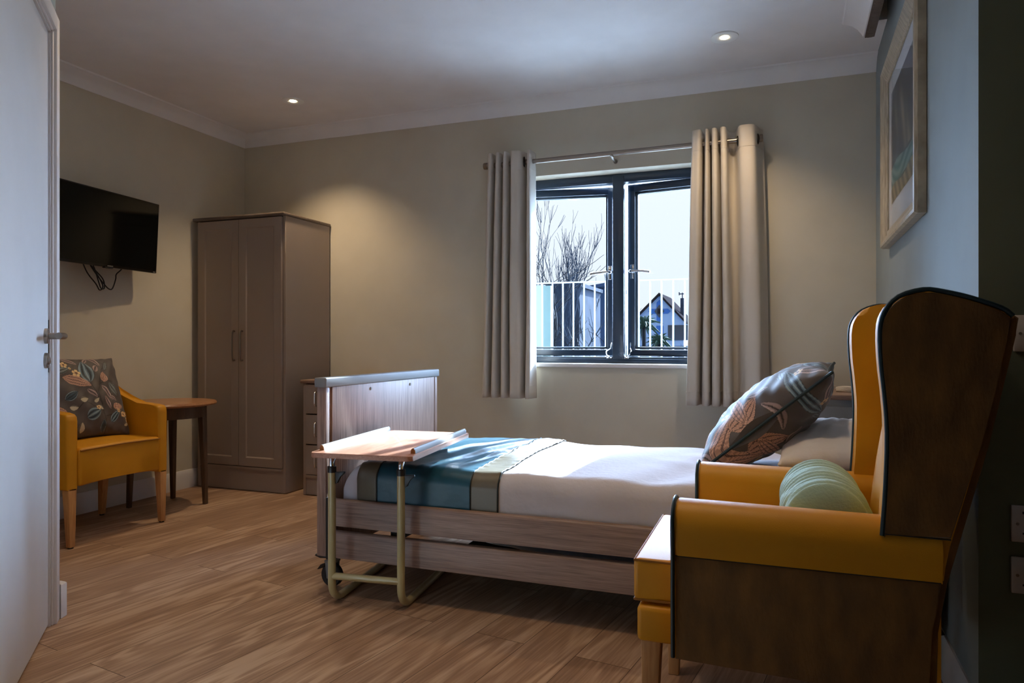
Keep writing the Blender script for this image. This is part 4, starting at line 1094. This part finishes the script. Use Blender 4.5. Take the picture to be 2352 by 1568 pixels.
# bolster in the wing chair
t = thing('bolster_cushion', 'sage green cylindrical bolster lying on the wing chair seat', 'cushion', (0.115, 1.88, 0.46))
bm = BM(); nu, nv = 72, 90; P = np.zeros((nu + 1, nv + 1, 3))
for i in range(nu + 1):
    a_ = 2 * math.pi * i / nu
    for j in range(nv + 1):
        f = j / nv * 2 - 1; y = CY + f * 0.190
        e_ = (1 - abs(f) ** 14) ** 0.4 if abs(f) < 1 else 0.0
        rr = 0.096 * (0.12 + 0.88 * e_) if abs(f) > .8 else 0.096
        rr += 0.0022 * math.sin(f * 34 + 1.8 * math.sin(a_ * 1 + 0.6) + 0.9 * math.sin(3 * a_)) + 0.0014 * math.sin(f * 61 + 2 * math.cos(a_ * 2))
        P[i, j] = (0.112 + rr * math.cos(a_), y, 0.562 + rr * math.sin(a_))
grid(bm, P); bmesh.ops.remove_doubles(bm, verts=bm.verts[:], dist=1e-5); bmesh.ops.holes_fill(bm, edges=[e_ for e_ in bm.edges if e_.is_boundary])
obj('cover', bm, M['knit'], t, angle=80)

# ------------------------------------------------------------------ picture on the right wall
xp = lambda y: xc(y) - 0.002
t = thing('framed_picture', 'silver gilt framed seascape painting on the green wall', 'picture', (0.47, 3.13, 1.8))
py0, py1, pz0, pz1 = 2.66, 3.64, 1.405, 2.215
fr = [(0.0, 0.026), (0.006, 0.036), (0.016, 0.038), (0.030, 0.030), (0.046, 0.024), (0.056, 0.016), (0.070, 0.016), (0.074, 0.010)]
bm = BM(); rings = []
for d, h_ in [(0.0, 0.0)] + fr:
    rings.append([bm.verts.new((xp(y) - h_, y, z)) for y, z in ((py0 + d, pz0 + d), (py1 - d, pz0 + d), (py1 - d, pz1 - d), (py0 + d, pz1 - d))])
for A, B in zip(rings, rings[1:]):
    for k in range(4): bm.faces.new((A[k], A[(k + 1) % 4], B[(k + 1) % 4], B[k]))
obj('frame', bm, M['frame'], t, angle=30)
bm = BM(); d = 0.07; q = [bm.verts.new((xp(y) - 0.008, y, z)) for y, z in ((py0 + d, pz0 + d), (py1 - d, pz0 + d), (py1 - d, pz1 - d), (py0 + d, pz1 - d))]; bm.faces.new(q)
box(bm, 0, 0.001, 0, 0.001, 0, 0.001, 0, 1, Matrix.Translation((xp(3.1) - .004, 3.1, 1.8)))
obj('mount', bm, M['mount'], t, smooth=False)
ay0, ay1, az0, az1 = py0 + 0.165, py1 - 0.165, pz0 + 0.175, pz1 - 0.150
N = 150; yy = np.linspace(ay0, ay1, N); zz = np.linspace(az0, az1, N); P = np.zeros((N, N, 3))
for i in range(N):
    P[i, :, 0] = xp(yy[i]) - 0.0095; P[i, :, 1] = yy[i]; P[i, :, 2] = zz
bm = BM(); grid(bm, P); art = obj('painting', bm, M['paint'], t, smooth=False)
S = np.repeat(((yy - ay0) / (ay1 - ay0))[::-1], N); T = np.tile((zz - az0) / (az1 - az0), N)


def c3(a_): return np.array(L(a_)[:3])


nz = 0.5 + 0.25 * np.sin(9 * S + 4 * T + 2 * np.sin(7 * T)) + 0.15 * np.sin(23 * S - 11 * T + 3 * np.sin(5 * S)) + 0.1 * np.sin(41 * T + 17 * S)
C = c3((78, 86, 104))[None] * (1 - nz[:, None]) + c3((34, 42, 56))[None] * nz[:, None]
ray = np.exp(-((S - 0.62 + 0.55 * (T - 0.5)) / 0.10) ** 2) * (T > 0.3) * np.clip((0.95 - T) * 3, 0, 1) * (0.6 + 0.4 * np.sin(30 * S + 8 * T))
C = C * (1 - 0.75 * ray[:, None]) + c3((214, 196, 158))[None] * 0.75 * ray[:, None]
ray = np.exp(-((S - 0.30 + 0.3 * (T - 0.5)) / 0.05) ** 2) * np.exp(-((T - 0.68) / 0.15) ** 2)
C = C * (1 - 0.5 * ray[:, None]) + c3((190, 180, 150))[None] * 0.5 * ray[:, None]
sea = (T < 0.30 + 0.03 * np.sin(6 * S)) & (T > 0.13); wv_ = 0.5 + 0.5 * np.sin(60 * T + 6 * np.sin(5 * S) + 9 * S)
C[sea] = (c3((58, 120, 124))[None] * (1 - wv_[:, None]) + c3((146, 176, 172))[None] * wv_[:, None])[sea]
sand = T <= 0.13 + 0.02 * np.sin(9 * S); wv_ = 0.5 + 0.5 * np.sin(40 * S + 30 * T)
C[sand] = (c3((98, 84, 66))[None] * (1 - wv_[:, None]) + c3((178, 158, 116))[None] * wv_[:, None])[sand]
at = art.data.color_attributes.new('pattern', 'FLOAT_COLOR', 'POINT')
at.data.foreach_set('color', np.concatenate([C, np.ones((len(C), 1))], 1).astype(np.float32).ravel())
bm = BM(); q = [bm.verts.new((xp(y) - 0.013, y, z)) for y, z in ((py0 + .07, pz0 + .07), (py1 - .07, pz0 + .07), (py1 - .07, pz1 - .07), (py0 + .07, pz1 - .07))]; bm.faces.new(q)
obj('glazing', bm, M['glass'], t, smooth=False)

# ------------------------------------------------------------------ sockets on the dark green wall
YS = 1.97


def plate(name, label, cat, x0, zc, w, usb=False, pins=True):
    t = thing(name, label, cat, (x0 + w / 2, YS, zc))
    bm = BM(); box(bm, x0, x0 + w, YS - 0.009, YS - 0.0005, zc - 0.043, zc + 0.043, 0.003, 2); obj('plate', bm, M['socket'], t)
    sp = [x0 + 0.0125, x0 + w - 0.0125] if pins or usb else [x0 + 0.013, x0 + w - 0.013]
    for x in sp:
        bm = BM(); disc(bm, (x, YS - 0.009, zc), 0.0035, 0.0008, (0, -1, 0), 12, 0.0002); obj('screw', bm, M['steel'], t)
    if pins:
        for cx in (x0 + 0.037, x0 + w - 0.037):
            bm = BM(); box(bm, cx - 0.004, cx + 0.004, YS - 0.0098, YS - 0.0088, zc + 0.004 - .002, zc + 0.012 - .002); obj('pin_hole', bm, M['black'], t)
            for s in (-1, 1):
                bm = BM(); box(bm, cx + s * 0.011 - 0.0035, cx + s * 0.011 + 0.0035, YS - 0.0098, YS - 0.0088, zc - 0.024, zc - 0.0195); obj('pin_hole', bm, M['black'], t)
    if usb:
        bm = BM(); box(bm, x0 + 0.022, x0 + 0.037, YS - 0.0098, YS - 0.0088, zc + 0.024, zc + 0.030); obj('usb_port', bm, M['black'], t)


plate('data_plate', 'blank white double wall plate beside the wing chair top', 'wall plate', 0.529, 0.993, 0.146, pins=False)
plate('power_socket', 'white double power socket with a small charging port', 'socket', 0.524, 0.545, 0.146, usb=True)
plate('power_socket', 'white double power socket, lowest on the dark green wall', 'socket', 0.524, 0.424, 0.146)

# ------------------------------------------------------------------ outside
rl = thing('railing', 'white metal balcony railing with upright bars outside the window', 'railing', (-1.4, 6.5, 0.4))
bm = BM(); box(bm, -3.2, 0.4, 6.485, 6.515, 1.548, 1.560, 0.002, 1); obj('top_rail', bm, M['rail_white'], rl)
bm = BM(); box(bm, -3.2, 0.4, 6.49, 6.51, 0.50, 0.512); obj('bottom_rail', bm, M['rail_white'], rl)
for k in range(34):
    x = -3.16 + k * 0.1045
    bm = BM(); tube(bm, [(x, 6.5, 0.35 if k % 8 == 0 else 0.5), (x, 6.5, 1.55)], 0.0085, 8); obj('baluster', bm, M['rail_white'], rl)
bm = BM(); box(bm, -9, 7, 4.42, 10.5, 0.20, 0.35); struct('terrace', bm, M['paving'], smooth=False)  # slab hidden below the sill, widened and whitened to bounce daylight onto the ceiling
bm = BM(); box(bm, -140, 60, 4.5, 260, -3.3, -3.0); struct('ground', bm, M['grass'], smooth=False)

t = thing('garden_pier', 'pale rendered pier outside at the far left of the window', 'pier', (-2.9, 8.5, -3))
bm = BM(); box(bm, -3.4, -2.74, 8.5, 8.56, -3.0, 1.71); obj('pier_body', bm, M['whiterender'], t)
bm = BM(); box(bm, -2.742, -2.65, 8.48, 8.56, -3.0, 1.70); obj('side_post', bm, M['greenish'], t)

t = thing('outbuilding', 'dark slate-coloured flat-roofed building behind the bare trees', 'building', (-8.8, 30, -3))
bm = BM(); box(bm, -9.55, -8.05, 30, 34, -3, 3.45); obj('wall', bm, M['darkstone'], t)
bm = BM(); box(bm, -9.65, -7.95, 29.9, 34.1, 3.45, 3.62); obj('roof', bm, M['darkstone'], t)
t = thing('apartment_block', 'pale blue flat-roofed building right of the dark outbuilding', 'building', (-10, 40, -3))
bm = BM(); box(bm, -11.0, -9.05, 40, 41.2, -3, 4.0); obj('wall', bm, M['bluewall'], t)
bm = BM(); prism(bm, [(-11.2, 4.0), (-11.2, 4.15), (-8.7, 4.5), (-8.7, 4.3)], 1, 39.6, 46.4); obj('roof', bm, M['bluewall'], t)
bm = BM(); box(bm, -9.95, -9.75, 39.95, 40.02, 1.4, 3.2); obj('window', bm, M['darkwin'], t)

# gabled house, far off on the right
hs = thing('gabled_house', 'pale gabled house with blue cross ornament seen through the right pane', 'house', (-12.1, 80, -3))
HY = 80.0; ax, az = -12.13, 6.66; ex0, ez, ex1 = -15.3, 3.55, -9.25
bm = BM(); prism(bm, [(ex0 + .2, -3), (ex1 - .2, -3), (ex1 - .2, ez + .1), (ax, az - .15), (ex0 + .2, ez + .1)], 1, HY, HY + 9); obj('wall', bm, M['houseblue'], hs)
bm = BM(); prism(bm, [(ax, az), (ex1 + .1, ez - .15), (ex1 + .1, ez - 0.45), (ax, az - 0.32)], 1, HY - 0.4, HY + 9.4); prism(bm, [(ax, az), (ex0 - .1, ez - .15), (ex0 - .1, ez - 0.45), (ax, az - 0.32)], 1, HY - 0.4, HY + 9.4)
obj('roof', bm, M['rooftile'], hs)
bm = BM(); cx, cz = ax, 4.58
prism(bm, [(cx - .32, cz - 1.0), (cx, cz - 1.3), (cx + .32, cz - 1.0), (cx + .32, cz + 1.0), (cx, cz + 1.3), (cx - .32, cz + 1.0)], 1, HY - 0.06, HY)
prism(bm, [(cx - .95, cz - .28), (cx - 1.25, cz), (cx - .95, cz + .28), (cx + .95, cz + .28), (cx + 1.25, cz), (cx + .95, cz - .28)], 1, HY - 0.06, HY)
obj('cross_ornament', bm, M['crossblue'], hs)
bm = BM(); prism(bm, [(cx, cz - .75), (cx + .55, cz), (cx, cz + .75), (cx - .55, cz)], 1, HY - 0.12, HY - .05); dm = obj('diamond_window', bm, M['darkwin'], hs)
bm = BM(); box(bm, cx - .2, cx + .2, HY - .16, HY - .1, cz - .3, cz + .3); obj('shutter', bm, M['rooftile'], dm)
bm = BM(); box(bm, cx - .35, cx + .45, HY - .06, HY, 1.6, 2.95); obj('window', bm, M['crossblue'], hs)
bm = BM(); box(bm, cx + 0.95, cx + 3.2, HY - .08, HY, 1.3, 3.0); obj('window', bm, M['darkwin'], hs)
bm = BM(); box(bm, ax + 1.95, ax + 2.35, HY + 3, HY + 3.4, 4.2, 6.2); tube(bm, [(ax + 2.15, HY + 3.2, 6.2), (ax + 2.15, HY + 3.2, 6.85)], 0.06, 6); tube(bm, [(ax + 1.8, HY + 3.2, 6.7), (ax + 2.5, HY + 3.2, 6.7)], 0.06, 6)
for s in (-1, 1): tube(bm, [(ax + 2.15 + s * .35, HY + 3.2, 6.55), (ax + 2.15 + s * .35, HY + 3.2, 6.9)], 0.07, 6)
obj('chimney', bm, M['darkstone'], hs)
t = thing('garden_wall', 'low pale blue garden wall in front of the gabled house', 'wall', (-11, 60, -3))
bm = BM(); box(bm, -18, -4, 60, 60.5, -3.0, 0.75); obj('wall_body', bm, M['bluewall'], t)


def tree(name, label, x, y, z0, h, seed, levels=5, m='bark', spread=0.55, r0=None, n0=1, upright=0.0, cat='tree', kids=(2, 3)):
    rnd = random.Random(seed); bm = BM(); cnt = [0]

    def br(p, d, ln, r, lv):
        cnt[0] += 1
        pts = [p]; q = p.copy(); dd = d.copy()
        for k in range(3):
            dd = (dd + Vector((rnd.uniform(-1, 1), rnd.uniform(-1, 1), rnd.uniform(-.4, .8) + upright)) * 0.16).normalized()
            q = q + dd * ln / 3; pts.append(q.copy())
        tube(bm, pts, [r, r * .88, r * .76, r * .62], 5 if lv > 2 else 3, caps=False)
        if lv == 0: return
        for k in range(rnd.randint(*kids) + (1 if lv == levels else 0)):
            f = rnd.choice((1, 2, 3, 3)); b_ = pts[f]
            a_ = rnd.uniform(0, 2 * math.pi); side_ = Vector((math.cos(a_), math.sin(a_), 0))
            nd = (dd + side_ * rnd.uniform(0.35, 1.0) * spread * 1.7 + Vector((0, 0, upright))).normalized()
            br(b_, nd, ln * rnd.uniform(0.62, 0.85), max(r * 0.62, 0.007), lv - 1)
    for k in range(n0):
        a_ = rnd.uniform(0, 6.28)
        dirn = Vector((math.cos(a_) * 0.35 * (n0 > 1), math.sin(a_) * 0.35 * (n0 > 1), 1)).normalized()
        br(Vector((x + rnd.uniform(-.1, .1) * n0, y, z0)), dirn, h * 0.33, r0 or h * 0.022, levels)
    o = obj(name, bm, M[m], None, base=(x, y, z0), smooth=True)
    tag(o, label, cat)
    return o


tree('bare_tree', 'bare dark-branched tree outside the left pane, nearest of the leafless trees', -4.35, 15.5, -3.0, 6.3, 11, 6, 'bark', 0.62, 0.085, 1)
tree('bare_shrub', 'dense leafless shrub in front of the dark building', -4.75, 15.0, -3.0, 4.4, 5, 6, 'bark', 0.5, 0.04, 5, cat='shrub')
tree('bare_shrub', 'spreading leafless shrub in front of the pale blue building', -4.05, 14.6, -3.0, 4.0, 8, 6, 'twig', 0.62, 0.032, 5, cat='shrub')
tree('bare_tree', 'pale upright leafless tree at the far left of the window', -6.9, 21, -3.0, 7.2, 21, 6, 'twig', 0.3, 0.07, 3, 0.3)
tree('bare_shrub', 'pale leafless shrub before the gabled house', -4.9, 34, -3.0, 4.3, 31, 5, 'twig', 0.6, 0.05, 4, cat='shrub')
# palm
t = thing('palm_tree', 'small dark green palm in front of the gabled house', 'palm', (-5.35, 32, -3))
for nm, px_, pz_, rr_, hh_ in (('crown', -5.55, 1.7, 0.75, 0), ('crown', -4.85, 0.95, 0.6, 0)):
    bm = BM(); rnd = random.Random(3)
    for k in range(60):
        a_ = rnd.uniform(0, 6.28); el = rnd.uniform(-.5, 1.3); d = Vector((math.cos(a_) * math.cos(el), math.sin(a_) * math.cos(el), math.sin(el)))
        c = Vector((px_, 32, pz_)); l_ = rr_ * rnd.uniform(.8, 1.3)
        tube(bm, [c, c + d * l_ * .5 + Vector((0, 0, .08)), c + d * l_ - Vector((0, 0, .25 * l_))], [0.03, 0.045, 0.006], 4)
    obj(nm, bm, M['foliage'], t)
    bm = BM(); tube(bm, [(px_, 32, -3), (px_, 32, pz_)], 0.09, 8); obj('trunk', bm, M['bark'], t)
